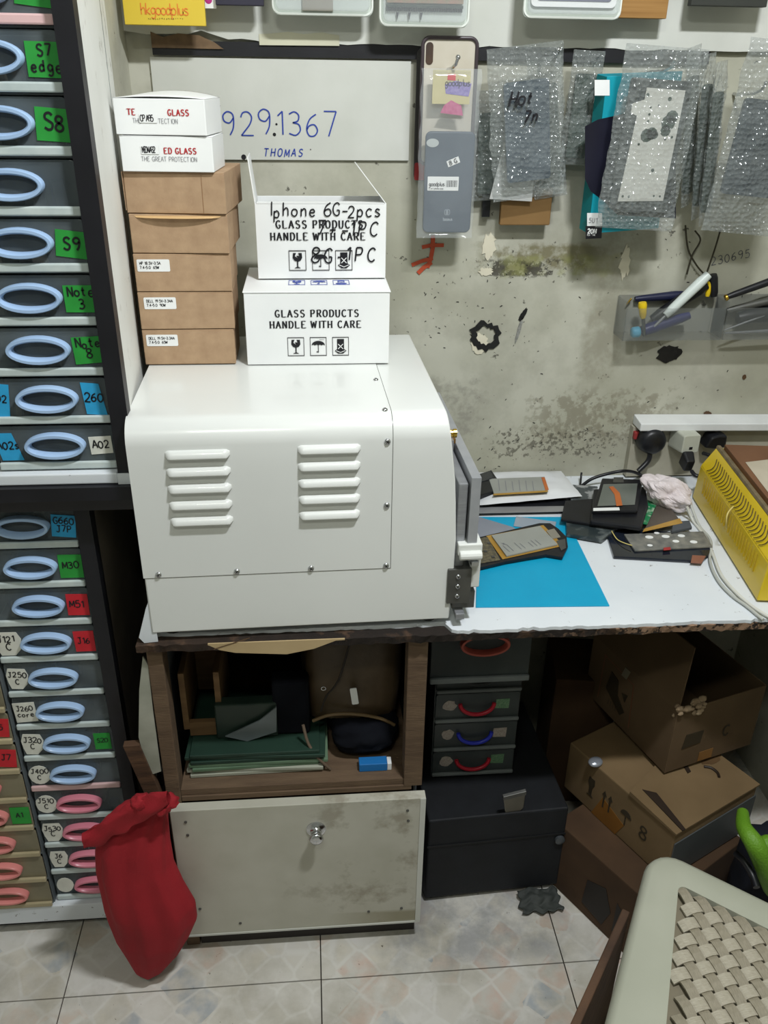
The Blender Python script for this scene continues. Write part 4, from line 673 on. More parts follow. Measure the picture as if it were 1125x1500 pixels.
x0, x1, z0, z1 = fbox(862, 0, 980, 25, 1.62); T = thing('kraft_pack', 'brown striped card pack at the top edge', 'package', ((x0+x1)/2, 1.63, z0)); b = MB(); b.box(x0, x1, 1.620, 1.640, z0, z0+.12); b.build('card', pm('ochre_card', (136, 96, 44), (160, 120, 66), scale=30, stretch=(.2, 1, 6)), T, bevel=.001)
x0, x1, z0, z1 = fbox(299, 0, 316, 12, 1.62); T = thing('small_pack', 'tiny white pack with a magenta dot beside the yellow card', 'package', ((x0+x1)/2, 1.625, z0)); b = MB(); b.box(x0, x1, 1.620, 1.626, z0, z0+.08); b.build('card', white_card, T); b = MB(); b.ball(((x0+x1)/2-.002, 1.6199, z0+.012), (.006, .0006, .006)); b.build('dot', pm('magenta', (170, 40, 120)), T)
x0, x1, z0, z1 = fbox(316, 0, 386, 7, 1.61); T = thing('dark_pack', 'dark pack just showing at the top edge beside the yellow card', 'package', ((x0+x1)/2, 1.625, z0)); b = MB(); b.box(x0, x1, 1.610, 1.626, z0, z0+.08); b.build('card', pm('navy_pack', (36, 34, 50)), T, bevel=.001)
x0, x1, z0, z1 = fbox(1012, 0, 1125, 8, 1.61); T = thing('dark_pack', 'dark pack at the upper right corner of the wall', 'package', ((x0+x1)/2, 1.625, z0)); b = MB(); b.box(x0, x1, 1.610, 1.626, z0, z0+.08); b.build('card', pm('charcoal_pack', (44, 46, 42)), T, bevel=.001)
# ---------------------------------------------------------------- tool trays on the wall
tray_m = pm('smoky_acrylic', (120, 124, 122), rough=.08, alpha=.20, spec=.9)
def tray(label, px0, px1, dep=.055):
    a = P(px0, 497, Y=1.615); c = P(px1, 497, Y=1.615); x0, x1 = a.x, c.x; z0, z1 = P(980, 499, Y=1.615).z, P(980, 452, Y=1.615).z; T = thing('tool_tray', label, 'tray', ((x0+x1)/2, 1.645, z0), 0, 'clear tool trays on the wall')
    b = MB(); b.box(x0, x1, 1.615, 1.617, z0, z1); b.build('front_wall', tray_m, T, bevel=.0006)
    b = MB(); b.box(x0, x0+.002, 1.617, 1.674, z0, z1+.012); b.build('end_wall', tray_m, T); b = MB(); b.box(x1-.002, x1, 1.617, 1.674, z0, z1+.012); b.build('end_wall', tray_m, T)
    b = MB(); b.box(x0+.002, x1-.002, 1.617, 1.674, z0, z0+.002); b.build('base', tray_m, T); b = MB(); b.box(x0+.002, x1-.002, 1.672, 1.6745, z0+.002, z1+.014); b.build('back_wall', tray_m, T); return x0, x1, z0, z1
tray('clear tool tray on the wall holding the white handled tool', 912, 1056); tray('clear tool tray at the right picture edge with dark tools', 1058, 1150)
navy = pm('navy_grip', (30, 32, 92), rough=.4); yel = pm('yellow_grip', (212, 180, 24), rough=.4); cyanp = pm('cyan_cap', (92, 172, 204), rough=.35)
def tl(name, label, segs, Y, mats, loc=None):
    a = segs[0][0]; p = P(a[0], a[1], Y=Y); T = thing(name, label, 'tool', (p.x, Y, p.z))
    for i, (p0, p1, r0, r1, nm, m) in enumerate(segs):
        y0 = p0[2] if len(p0) > 2 else Y; y1 = p1[2] if len(p1) > 2 else Y
        A, B_ = P(p0[0], p0[1], Y=y0), P(p1[0], p1[1], Y=y1); b = MB(); n = 6
        b.tube([A+(B_-A)*(i_/n) for i_ in range(n+1)], [(r0+(r1-r0)*i_/n)*(.8 if i_ in (0, n) else 1) for i_ in range(n+1)], 12); b.build(nm, m, T, smooth=True)
    return T
tl('scraper', 'tool with a long white handle slanting up out of the tray', [((1038, 402), (975, 462), .0105, .0090, 'handle', pm('white_handle', (196, 204, 200), rough=.35)), ((975, 462), (955, 482), .003, .003, 'shaft', steel)], 1.632, None)
tl('screwdriver', 'navy handled screwdriver with light blue cap lying in the tray', [((937, 486), (925, 487), .0115, .0105, 'cap', cyanp), ((1010, 462), (940, 485), .009, .0125, 'handle', navy)], 1.640, None)
tl('pliers', 'pliers with yellow and black grips behind the white handled tool', [((1044, 402), (1046, 434), .010, .008, 'grip', black_plastic), ((1040, 412), (1036, 434), .0055, .005, 'yellow_inlay', yel), ((1034, 416), (955, 468), .014, .011, 'grip', black_plastic)], 1.652, None)
tl('craft_knife', 'yellow ended craft knife standing in the left corner of the tray', [((941, 443), (942, 466), .0095, .006, 'handle', yel), ((942, 466), (944, 492), .004, .003, 'blade_holder', dark_steel)], 1.632, None)
tl('tweezers', 'dark curved tweezers across the back of the tool tray', [((930, 438), (1000, 432), .006, .010, 'arm', pm('navy_dark', (24, 28, 56), rough=.4)), ((925, 437), (918, 446), .002, .0015, 'tip', brass)], 1.664, None)
tl('tweezers', 'bright steel tweezers in the right hand tray', [((1060, 484), (1135, 456), .0015, .003, 'arm', steel), ((1062, 488), (1140, 484), .0025, .004, 'arm', steel)], 1.635, None)
tl('soldering_tool', 'long black tool with pale line lying over the right tray', [((1062, 436), (1140, 408), .006, .008, 'shaft', black_plastic), ((1062, 437), (1066, 435), .0065, .0065, 'tip', brass), ((1064, 433), (1140, 405), .0009, .0009, 'pale_line', chrome)], 1.625, None)
tl('soldering_tool', 'grey barrelled black tool under the long one in the right tray', [((1064, 455), (1140, 438), .006, .009, 'barrel', dark_steel), ((1080, 466), (1145, 456), .014, .018, 'handle', black_plastic)], 1.648, None)
for lb, w_ in (('dark wire looping down the wall above the tool tray', [(1004, 330), (1008, 365), (1020, 388), (1030, 400)]), ('dark wire rising beside the looped one on the wall', [(1056, 335), (1048, 362), (1042, 380), (1036, 398)]), ('thin dark wire crossing between the two wall wires', [(1018, 338), (1026, 352), (1014, 374), (1006, 402)])):
    ps = [P(x, y, Y=1.664) for x, y in w_]; T = thing('wire', lb, 'wire', ps[-1]); b = MB(); b.tube([Vector(p) for p in smooth_pts([tuple(q) for q in ps], 5)], .0017, 6); b.build('strand', pm('olive_wire', (52, 48, 34)), T, smooth=True)
# ---------------------------------------------------------------- sockets, plugs
T = thing('socket_strip', 'white wooden backed socket strip on the wall with three plugs', 'socket', (.85, 1.66, .79))
x0, x1 = P(938, 625, Y=1.63).x, 1.05; zt = P(938, 616, Y=1.64).z
b = MB(); b.hexa([(x0, 1.628, zt-.020), (x1, 1.628, zt-.026), (x1, 1.6745, zt-.026), (x0, 1.6745, zt-.020)], [(x0, 1.628, zt-.003), (x1, 1.628, zt-.009), (x1, 1.6745, zt-.004), (x0, 1.6745, zt+.002)]); b.build('casing', pm('trunking_white', (212, 214, 214), rough=.45), T, bevel=.002)
b = MB(); b.box(x0-.004, x1, 1.656, 1.6745, .745, zt-.022); sp = pm('socket_plate', (150, 146, 130), (172, 168, 152), rough=.6, scale=12); spots(sp, [('XZ', .98, .82, .3, .12, (112, 84, 34), 14, .42, .15, .9)]); b.build('plate', sp, T)
b = MB(); q = P(932, 637, Y=1.65); b.box(q.x-.006, q.x+.006, 1.644, 1.656, q.z-.009, q.z+.008); b.build('red_tab', pm('dull_red2', (140, 44, 44)), T, bevel=.002, label='red tab at the left end')
def rod(name, label, cat, pts, r, m, part='cable', seg=8, group=None):
    T = thing(name, label, cat, pts[0], 0, group); b = MB(); b.tube([Vector(p) for p in smooth_pts([tuple(p) for p in pts], 6)], r, seg); b.build(part, m, T, smooth=True); return T
q = P(959, 650, Y=1.618); T = thing('plug', 'round black plug, leftmost in the socket strip', 'plug', (q.x, 1.63, q.z-.03), 0, 'plugs in the socket strip'); b = MB(); lathe(b, (q.x, 1.655, q.z), [(0, .030), (.012, .031), (.030, .028), (.037, .021), (.038, .001)], (0, -1, 0), 28); b.build('body', black_plastic, T, smooth=True)
b = MB(); p2 = P(950, 674, Y=1.628); p3 = P(935, 690, Y=1.62); b.tube([Vector(v) for v in smooth_pts([(q.x-.004, 1.628, q.z-.015), tuple(p2), tuple(p3)])], .0055, 10); b.build('strain_relief', black_plastic, T, smooth=True)
q = P(1009, 652, Y=1.60); T = thing('travel_adapter', 'white square adapter between the two black plugs', 'plug', (q.x, 1.63, q.z-.03), 0, 'plugs in the socket strip'); b = MB(); M = RM((q.x, 1.655, q.z), rz=radians(8)); F = M @ fr((0, 0, 0)); b.hexa([F @ Vector((x, y, 0)) for x, y in rrect(.044, .048, .006)], [F @ Vector((x*.9, y*.86, .052)) for x, y in rrect(.044, .048, .006)]); b.build('body', pm('adapter_white', (176, 178, 164), (190, 192, 180), rough=.5), T, bevel=.002)
b = MB(); b.add([F @ Vector(v) for v in ((-.004, -.012, .0526), (.004, -.012, .0526), (.004, -.006, .0526), (-.004, -.006, .0526))], [(0, 1, 2, 3)]); b.build('slot', ink, T)
q = P(1011, 680, Y=1.575); T = thing('plug', 'black plug with bent cable hanging from the white adapter', 'plug', (q.x, 1.59, q.z-.03), 0, 'plugs in the socket strip'); b = MB(); M = RM((q.x, 1.60, q.z+.006), rx=radians(20)); F = M @ fr((0, 0, 0)); b.hexa([F @ Vector((x, y, 0)) for x, y in rrect(.026, .036, .006)], [F @ Vector((x*.75, y*.8-.004, .026)) for x, y in rrect(.026, .036, .006)]); b.build('body', black_plastic, T, bevel=.003)
b = MB(); l = [P(1013, 690, Y=1.575), P(1020, 697, Y=1.56), P(1034, 694, Y=1.56), P(1044, 680, Y=1.565), P(1040, 668, Y=1.58), P(1030, 664, Y=1.60)]; b.tube([Vector(v) for v in smooth_pts([tuple(p) for p in l])], .0042, 8); b.build('cable', black_plastic, T, smooth=True)
q = P(1053, 648, Y=1.615); T = thing('plug', 'angular black plug, rightmost in the socket strip', 'plug', (q.x, 1.63, q.z-.02), 0, 'plugs in the socket strip'); b = MB(); b.prism([(-.028, -.014), (-.006, -.017), (.020, -.014), (.018, .014), (0, .015), (-.016, .010)], fr((q.x, 1.655, q.z)), .038); b.build('body', black_plastic, T, bevel=.004)
# ---------------------------------------------------------------- yellow vented box at the right end of the table
Zt = .7402
yb = thing('vented_box', 'yellow metal box with slots and a brown board on top', 'box', (.90, 1.32, Zt))
H = .118; A0 = P(1108, 883, Z=Zt); A1 = P(1027, 752, Z=Zt); dr = (A1-A0).normalized(); A1 = A0+dr*.40; Bv = Vector((dr.y, -dr.x, 0))
def yp(s, t, z): return Vector((A0.x, A0.y, Zt+z))+dr*s+Bv*t
Wd = min(.30, (1.052-A1.x)/Bv.x); L = .40; inset = .028
b = MB(); yellow = pm('yellow_enamel', (206, 176, 22), (220, 190, 34), rough=.35, scale=6, coat=.2)
b.hexa([yp(0, 0, .004), yp(0, Wd, .004), yp(L, Wd, .004), yp(L, 0, .004)], [yp(0, .004, H*.66), yp(0, Wd, H*.66), yp(L, Wd, H*.66), yp(L, .004, H*.66)])
b.hexa([yp(0, .004, H*.66), yp(0, Wd, H*.66), yp(L, Wd, H*.66), yp(L, .004, H*.66)], [yp(0, inset, H), yp(0, Wd, H), yp(L, Wd, H), yp(L, inset, H)]); b.build('housing', yellow, yb, bevel=.002)
b = MB(); b.hexa([yp(.01, .01, 0), yp(.01, Wd-.02, 0), yp(L-.02, Wd-.02, 0), yp(L-.02, .01, 0)], [yp(.01, .01, .0038), yp(.01, Wd-.02, .0038), yp(L-.02, Wd-.02, .0038), yp(L-.02, .01, .0038)]); b.build('base', rubber, yb)
for k in range(25):
    s = .045+.0128*k; b = MB(); nrm = (yp(0, -1, H)-yp(0, 0, H)).normalized(); up_ = (yp(0, inset, H)-yp(0, .004, H*.66)).normalized()
    c0 = yp(s, .004, H*.70); pts = []
    for i in range(7):
        t = i/6; pts.append(c0+up_*(.0005+.030*t)+dr*(.012*(t-.5)**2*4-.004)+Vector((0, 0, 0))-dr.cross(up_)*0)
    out = dr.cross(up_).normalized(); out = out if out.x < 0 else -out
    b.tube([p+out*.0003 for p in pts], .0009, 6); b.build('vent_slot', pm('slot_dark', (72, 58, 14)), yb)
    if k % 1 == 0:
        b = MB(); c1 = yp(s, .002, H*.30); out2 = Vector((-Bv.x, -Bv.y, 0)); b.tube([c1+Vector((0, 0, z_))+out2*.0012 for z_ in (0, .012, .024, .036)], .0011, 5); b.build('vent_slot', pm('slot_olive', (172, 144, 22)), yb)
b = MB(); b.hexa([yp(-.002, inset-.001, H), yp(-.002, inset+.009, H), yp(L, inset+.009, H), yp(L, inset-.001, H)], [yp(-.002, inset+.001, H+.006), yp(-.002, inset+.008, H+.006), yp(L, inset+.008, H+.006), yp(L, inset+.001, H+.006)]); b.build('rim', pm('dirty_rim', (92, 82, 62), (128, 112, 84), rough=.6, scale=40), yb, bevel=.001)
T = thing('brown_board', 'brown board lying on the yellow box with a paper strip', 'board', tuple(yp(.2, .16, H)))
b = MB(); b.hexa([yp(.002, inset+.012, H+.0005), yp(.002, Wd-.004, H+.0005), yp(L-.01, Wd-.004, H+.0005), yp(L-.01, inset+.012, H+.0005)], [yp(.002, inset+.012, H+.012), yp(.002, Wd-.004, H+.012), yp(L-.01, Wd-.004, H+.012), yp(L-.01, inset+.012, H+.012)]); b.build('board', pm('hardboard', (104, 70, 48), (122, 86, 60), rough=.7, scale=8), T, bevel=.001)
b = MB(); slab(b, [(1092, 677), (1126, 673), (1170, 700), (1170, 745), (1126, 722)], Zt+H+.0122, .0006); b.build('paper_strip', pm('aged_paper', (176, 166, 146), (192, 182, 164), rough=.8), T)
# cables
zc = Zt+.004
def tp(x, y, z=zc): p = P(x, y, Z=z); return (p.x, p.y, p.z)
rod('cable', 'white cable running from the yellow box down to the table edge, outer one', 'cable', [tp(1006, 742, Zt+.03), tp(1016, 764), tp(1034, 788), tp(1044, 812), tp(1056, 842), tp(1078, 868), tp(1104, 890), tp(1130, 906)], .0030, pm('cable_white', (196, 196, 188), rough=.5))
rod('cable', 'white cable running beside the outer one along the yellow box', 'cable', [tp(1012, 740, Zt+.03), tp(1024, 770), tp(1041, 792), tp(1040, 822), tp(1052, 850), tp(1072, 872), tp(1094, 888), tp(1118, 908, Zt+.004)], .0028, pm('cable_grey', (170, 172, 166), rough=.5))
rod('cable', 'thin cream cable looping off the yellow box vents', 'cable', [tp(1074, 742, Zt+.09), tp(1066, 752, Zt+.085), tp(1064, 764, Zt+.07), tp(1064, 774, Zt+.05)], .0014, pm('cable_cream', (196, 180, 110), rough=.5))
rod('cable', 'black cable arching behind the pile of phones', 'cable', [tp(852, 712), tp(866, 702, Zt+.02), tp(886, 695, Zt+.03), tp(912, 690, Zt+.04), tp(930, 692, Zt+.03), tp(946, 700, Zt+.02)], .0035, black_plastic)
rod('stylus', 'short black peg standing behind the white pouch', 'tool', [tp(850, 712), tp(851, 700, Zt+.012), tp(852, 692, Zt+.022)], .0022, black_plastic, 'shaft')
# ---------------------------------------------------------------- phones and parts on the table
def item(name, label, cat, z=Zt): 
    return lambda c: thing(name, label, cat, (c.x, c.y, z))
def flat(name, label, cat, px, z, t, m, part, bevel=.001):
    c = P(sum(p[0] for p in px)/len(px), sum(p[1] for p in px)/len(px), Z=z); T = thing(name, label, cat, (c.x, c.y, z), 0, 'phones and parts spread on the table' if cat in ('phone', 'battery', 'screen') else None); b = MB(); slab(b, px, z, t); b.build(part, m, T, bevel=bevel); return T
def onp(T, name, px, z, t, m, bevel=.0004): b = MB(); slab(b, px, z, t); return b.build(name, m, T, bevel=bevel)
flat('cutting_mat', 'bright blue sheet lying flat on the table', 'mat', [(697, 889), (893, 887), (829, 757), (700, 757)], Zt, .002, pm('mat_blue', (8, 150, 190), (12, 156, 196), rough=.5, bump=.1, bscale=200), 'sheet', .0005)
z = Zt+.0022
T = flat('steel_plate', 'grey metal plate under the opened phone on the blue sheet', 'plate', [(693, 797), (775, 789), (752, 772), (702, 757), (690, 757)], z, .0015, pm('grey_plate', (126, 130, 140), rough=.45), 'plate')
T = flat('screen_glass', 'small pale phone glass behind the opened phone', 'screen', [(752, 770), (812, 778), (815, 764), (756, 756)], z, .002, pm('pale_glass', (140, 150, 162), rough=.2), 'glass')
z = Zt+.004
T = flat('opened_phone', 'opened phone showing its grey battery and gold tape on the blue sheet', 'phone', [(690, 826), (700, 832), (742, 822), (800, 812), (824, 816), (832, 800), (830, 786), (818, 774), (806, 766), (790, 766), (696, 788)], z, .006, black_plastic, 'frame')
onp(T, 'circuit_board', [(697, 826), (733, 820), (714, 786), (697, 790)], z+.0062, .0012, pm('circuit', (112, 104, 78), (60, 56, 50), rough=.5, scale=220)); onp(T, 'gold_tape', [(736, 819), (826, 799), (796, 769), (712, 785)], z+.0062, .001, gold_tape)
onp(T, 'battery', [(742, 814), (817, 797), (791, 770), (720, 784)], z+.0075, .003, pm('battery_grey', (140, 142, 136), (152, 154, 148), rough=.5))
onp(T, 'camera_module', [(800, 777), (812, 774), (821, 786), (809, 789)], z+.0062, .0025, pm('bit_pale', (128, 124, 112))); onp(T, 'loudspeaker', [(815, 792), (828, 789), (829, 802), (822, 806)], z+.0062, .002, dark_steel)
b = MB(); r = rnd(12); o = P(742, 812, Z=z+.0107); e = P(816, 796, Z=z+.0107); Fx = fr(o, (e-o), (P(722, 785, Z=z+.0107)-o))
for i in range(9):
    if i in (2, 5): continue
    ribbon(b, [(.010+i*.0085, .006), (.010+i*.0085, .006+r.uniform(.018, .030))], Fx, .0012, z=.0005)
text(b, 'x', Fx @ Matrix.Translation((.012, .032, 0)), .012, .0016, z=.0005); b.build('printing', grey_ink, T)
b = MB()
for px, py in ((704, 818), (711, 808), (722, 816), (704, 800), (716, 796), (700, 808)): q = P(px, py, Z=z+.0075); b.box(q.x-.003, q.x+.003, q.y-.003, q.y+.003, z+.0075, z+.009)
b.build('chips', dark_steel, T, kind='stuff')
# white pouch with battery, black part
T = thing('padded_pouch', 'white glossy pouch under a flat battery behind the blue sheet', 'pouch', tuple(P(770, 720, Z=Zt)))
cor = [P(703, 740, Z=Zt+.018), P(853, 727, Z=Zt+.018), P(822, 690, Z=Zt+.018), P(700, 692, Z=Zt+.018)]
def pouch(b, cor, h, sd):
    def g(sg):
        def f_(u, v):
            p = cor[0]*(1-u)*(1-v)+cor[1]*u*(1-v)+cor[2]*u*v+cor[3]*(1-u)*v; e = min(1, min(u, 1-u)*5)**.6*min(1, min(v, 1-v)*5)**.6
            return p+Vector((.002*noise.noise(Vector((v*7, sd, 0))), .002*noise.noise(Vector((u*7, sd, 4))), sg*e*(h+(.003*noise.noise(Vector((u*6, v*6, sd)))))))
        return f_
    b.grid(g(1), 24, 14); b.grid(lambda u, v: g(-1)(1-u, v), 24, 14)
b = MB(); pouch(b, cor, .0095, 2); b.build('pouch', pm('pouch_white', (206, 208, 212), (220, 222, 224), rough=.25), T, smooth=True)
zp = Zt+.0285; T = flat('battery_pack', 'flat grey battery with gold edges lying on the white pouch', 'battery', [(724, 724), (803, 719), (798, 698), (716, 701)], zp, .003, pm('battery_grey', (1, 1, 1)), 'cell')
onp(T, 'gold_edge', [(722, 725.5), (803, 720.5), (802.5, 718), (723, 723)], zp+.0032, .0006, gold_tape); onp(T, 'flex_tail', [(799, 718), (804, 717), (798, 699), (793, 699)], zp+.0032, .0008, pm('orange_flex', (176, 92, 44), (190, 110, 56), rough=.4)); 
b = MB()
for i, (a_, c_) in enumerate(((732, 60), (742, 50), (752, 55), (762, 40), (772, 50), (782, 45))):
    q0 = P(a_, 719, Z=zp+.0034); q1 = P(a_-2, 703+i % 3, Z=zp+.0034); ribbon(b, [(q0.x, q0.y), (q1.x, q1.y)], Matrix.Translation((0, 0, zp+.003)), .0014)
b.build('printing', grey_ink, T)
T = flat('broken_phone', 'black phone half lying behind the machine door', 'phone', [(693, 728), (729, 718), (728, 700), (720, 688), (693, 697)], Zt+.021, .010, black_plastic, 'body', .002)
onp(T, 'glossy_back', [(704, 706), (724, 700), (718, 690), (702, 694)], Zt+.0312, .001, dark_glass); onp(T, 'silver_clip', [(697, 710), (703, 708), (703, 698), (697, 700)], Zt+.0312, .0015, steel)
T = flat('tablet', 'silver edged tablet lying dark under the white pouch', 'tablet', [(694, 751), (828, 748), (832, 737), (828, 728), (700, 730)], Zt+.0022, .0055, black_plastic, 'body'); onp(T, 'silver_edge', [(694, 752), (828, 749), (828, 741), (694, 743)], Zt+.0078, .0008, pm('silver_edge', (170, 170, 172), rough=.3, metal=.6)); 
T = flat('gutted_phone', 'smoky translucent phone frame at the right of the white pouch', 'phone', [(830, 781), (882, 790), (905, 772), (902, 752), (838, 741), (829, 752)], Zt+.0025, .009, pm('smoke_frame', (44, 52, 54), (92, 98, 98), rough=.3, scale=40, contrast=(.5, .62)), 'frame', .002)
T = flat('gutted_phone', 'long black phone frame stacked across the pile middle', 'phone', [(822, 760), (905, 772), (948, 766), (948, 742), (868, 730), (828, 733)], Zt+.0122, .007, black_plastic, 'frame', .002)
T = flat('dismantled_phone', 'grey patched phone back behind the pile next to the pouch', 'phone', [(836, 734), (870, 738), (876, 712), (834, 709)], Zt+.0025, .009, pm('patched_grey', (70, 76, 78), (150, 152, 152), rough=.35, scale=45, contrast=(.5, .6)), 'shell', .002)
T = flat('stripped_phone', 'phone screen assembly with orange flex, topmost of the pile', 'phone', [(867, 748), (934, 748), (942, 702), (882, 700)], Zt+.030, .008, black_plastic, 'frame', .0025)
onp(T, 'grey_panel', [(875, 741), (930, 739), (934, 708), (884, 709)], Zt+.0382, .001, pm('panel_grey', (92, 98, 92), (112, 116, 110), rough=.3)); onp(T, 'orange_flex', [(903, 741), (912, 740), (908, 722), (898, 712), (892, 713), (900, 724)], Zt+.0394, .0008, pm('orange_flex', (1, 1, 1))); onp(T, 'white_edge', [(869, 748), (908, 747), (907, 743), (869, 744)], Zt+.0382, .0012, white_card); onp(T, 'connector', [(898, 706), (914, 706), (913, 699), (899, 699)], Zt+.0382, .003, dark_steel)
T = flat('broken_phone', 'black phone body supporting the screen with orange flex', 'phone', [(865, 762), (940, 772), (950, 740), (946, 712), (870, 716)], Zt+.0195, .010, black_plastic, 'body', .003)
T = flat('circuit_board', 'green circuit board sticking out right of the phone pile', 'circuit board', [(928, 764), (948, 768), (962, 738), (944, 730), (930, 736)], Zt+.018, .0015, pm('pcb_green', (26, 118, 72), (150, 176, 150), rough=.4, scale=70, contrast=(.5, .62)), 'board', .0003)
T = flat('battery_pack', 'dark battery with gold edge beside the green circuit board', 'battery', [(943, 777), (998, 764), (984, 746), (962, 740)], Zt+.014, .003, pm('battery_dark', (74, 66, 60), (90, 82, 74), rough=.5), 'cell'); onp(T, 'gold_edge', [(941, 779), (1000, 766), (996, 759), (944, 774)], Zt+.0172, .0008, gold_tape)
T = flat('black_phone', 'black phone panel lying in front of the pile on the table', 'phone', [(899, 815), (1028, 822), (1046, 806), (1004, 780), (886, 772)], Zt+.0002, .006, dark_glass, 'panel', .002)
T = flat('metal_chassis', 'silver phone chassis with pale dots on the black panel', 'phone', [(930, 806), (1044, 800), (1030, 778), (914, 782)], Zt+.0064, .004, pm('chassis_grey', (104, 106, 106), (150, 148, 140), rough=.4, scale=60, metal=.3), 'chassis'); b = MB()
for px, py, rr in ((951, 787, .006), (975, 786, .006), (998, 785, .0055), (990, 793, .005), (1016, 794, .0055), (952, 799, .004), (962, 781, .004)): q = P(px, py, Z=Zt+.0105); b.prism([(q.x+rr*1.3*cos(k*pi/6), q.y+rr*sin(k*pi/6)) for k in range(12)], Matrix.Translation((0, 0, Zt+.0105)), .0006)
b.build('dots', white_card, T, kind='stuff'); onp(T, 'copper_bracket', [(1012, 823), (1028, 824), (1034, 814), (1014, 813)], Zt+.0066, .003, pm('copper', (128, 84, 66), rough=.5)); onp(T, 'red_chip', [(972, 806), (983, 805), (982, 801), (972, 802)], Zt+.0106, .001, pm('dull_red', (1, 1, 1)))
T = flat('charger_board', 'grey part peeking out right of the battery near the cables', 'electronic part', [(984, 778), (1014, 772), (1010, 762), (986, 764)], Zt+.0115, .006, pm('bit_grey', (1, 1, 1)), 'board')
rod('wire', 'thin cream wire over the black panel', 'wire', [tp(896, 778, Zt+.012), tp(904, 790, Zt+.010), tp(916, 796, Zt+.012), tp(926, 799, Zt+.013)], .0010, pm('cable_cream', (1, 1, 1)))
# crumpled tissue bag
T = thing('crumpled_bag', 'crumpled pinkish white bag lying against the yellow box', 'bag', tuple(P(980, 745, Z=Zt)))
b = MB(); c0 = P(979, 722, Z=Zt+.040)
def cr(u, v):
    th = 2*pi*u; ph = pi*v; d = Vector((sin(ph)*cos(th), sin(ph)*sin(th), cos(ph))); k = 1+.36*noise.noise(d*1.5+Vector((4, 1, 2)))+.22*abs(noise.noise(d*2.6))+.05*abs(noise.noise(d*6))
    p = Vector((d.x*.047*k, d.y*.034*k, d.z*.030*k)); a = radians(-28); return c0+Vector((p.x*cos(a)-p.y*sin(a), p.x*sin(a)+p.y*cos(a), p.z-.25*p.x))
b.grid(cr, 56, 36, 0, True); b.build('bag', pm('pinkish_white', (206, 194, 196), (218, 210, 212), rough=.45), T, smooth=False)
# ---------------------------------------------------------------- things in the shelf under the machine
c = P(400, 930, Z=.741); T = thing('cardboard_sheet', 'tan cardboard sheet sagging out from under the machine front', 'cardboard', (c.x, 1.11, .72))
b = MB(); l = [(303, 930), (308, 946), (322, 952), (345, 956), (420, 958), (460, 950), (492, 938), (505, 927)]; lo = [P(x, y, Y=1.094) for x, y in l]
b.prism([(p.x, min(p.z, .738)) for p in lo]+[(lo[-1].x, .7405), (lo[0].x, .7405)], fr((0, 1.0955, 0)), .0022); b.build('sheet', pm('tan_card', (168, 146, 108), (182, 160, 122), rough=.8, scale=10), T)
b = MB(); a1, a2 = P(313, 951, Y=1.0931), P(366, 934, Y=1.0931); ribbon(b, [(a1.x, a1.z), (a2.x, a2.z)], fr((0, 1.0932, 0)), .0018); b.build('crease', pm('crease_brown', (92, 70, 48)), T)
def lump(b, c, r, sd, amp=.12, fr_=2.2, nu=36, nv=24, sq=0, m=0, fine=.03):
    c = Vector(c)
    def f_(u, v):
        th = 2*pi*u; ph = pi*v; d = Vector((sin(ph)*cos(th), sin(ph)*sin(th), -cos(ph)))
        if sq: mx = max(abs(d.x), abs(d.y), abs(d.z)); d2 = d*(1-sq)+d/mx*sq
        else: d2 = d
        k = 1+amp*noise.noise(d*fr_+Vector((sd, 0, 0)))+fine*noise.noise(d*9+Vector((sd, 3, 0))); return c+Vector((d2.x*r[0]*k, d2.y*r[1]*k, d2.z*r[2]*k))
    b.grid(f_, nu, nv, m, True)
SZ = .4093
T = thing('leather_bag', 'brown leather bag with a zip and a white pull tag', 'bag', (.08, 1.30, .50)); x0, x1, z0, z1 = fbox(448, 935, 592, 1078, 1.2)
leather = pm('brown_leather', (62, 50, 34), (84, 68, 48), rough=.5, scale=8, bump=.15, bscale=80)
b = MB(); lump(b, ((x0+x1)/2, 1.295, (z0+z1)/2+.014), ((x1-x0)/2*1.06, .095, (z1-z0)/2*1.10), 3, .07, 2, sq=.62); b.build('bag_body', leather, T, smooth=True)
b = MB(); l = [P(x, y, Y=1.192) for x, y in ((458, 1056), (484, 1047), (520, 1046), (556, 1052), (578, 1062))]; b.tube([Vector(v) for v in smooth_pts([tuple(p) for p in l])], .0032, 8); b.build('piping', pm('leather_light', (104, 84, 56), rough=.5), T, smooth=True)
b = MB(); l = [P(x, y, Y=1.19) for x, y in ((470, 1042), (478, 1020), (496, 996), (513, 940))]; b.tube([Vector(v) for v in smooth_pts([tuple(p) for p in l])], .0018, 6); b.build('zip', pm('zip_dark', (34, 28, 22)), T, smooth=True)
q = P(519, 1020, Y=1.186); b = MB(); b.prism(rrect(.012, .036, .002, 2), fr((q.x, 1.187, q.z), (1, 0, .12), (-.12, 0, 1)), .0015); b.build('pull_tag', white_card, T, label='white zip pull tag'); q = P(474, 1009, Y=1.186); b = MB(); b.tube([(q.x+.004*cos(a*pi/6), 1.187, q.z+.004*sin(a*pi/6)) for a in range(12)], .0009, 6, closed=True); b.build('ring', chrome, T)
T = thing('tote_bag', 'soft dark navy bag slumped at the back of the shelf', 'bag', (-.09, 1.42, .52)); b = MB(); lump(b, (-.085, 1.495, .575), (.125, .10, .115), 8, .16, 2.5, sq=.35); b.build('bag_body', pm('navy_cloth', (18, 24, 44), (28, 34, 58), rough=.8, scale=6, bump=.3, bscale=12), T, smooth=True); b = MB(); b.ball(P(480, 1015, Y=1.30), (.010, .006, .005)); b.build('buckle', chrome, T, smooth=True)
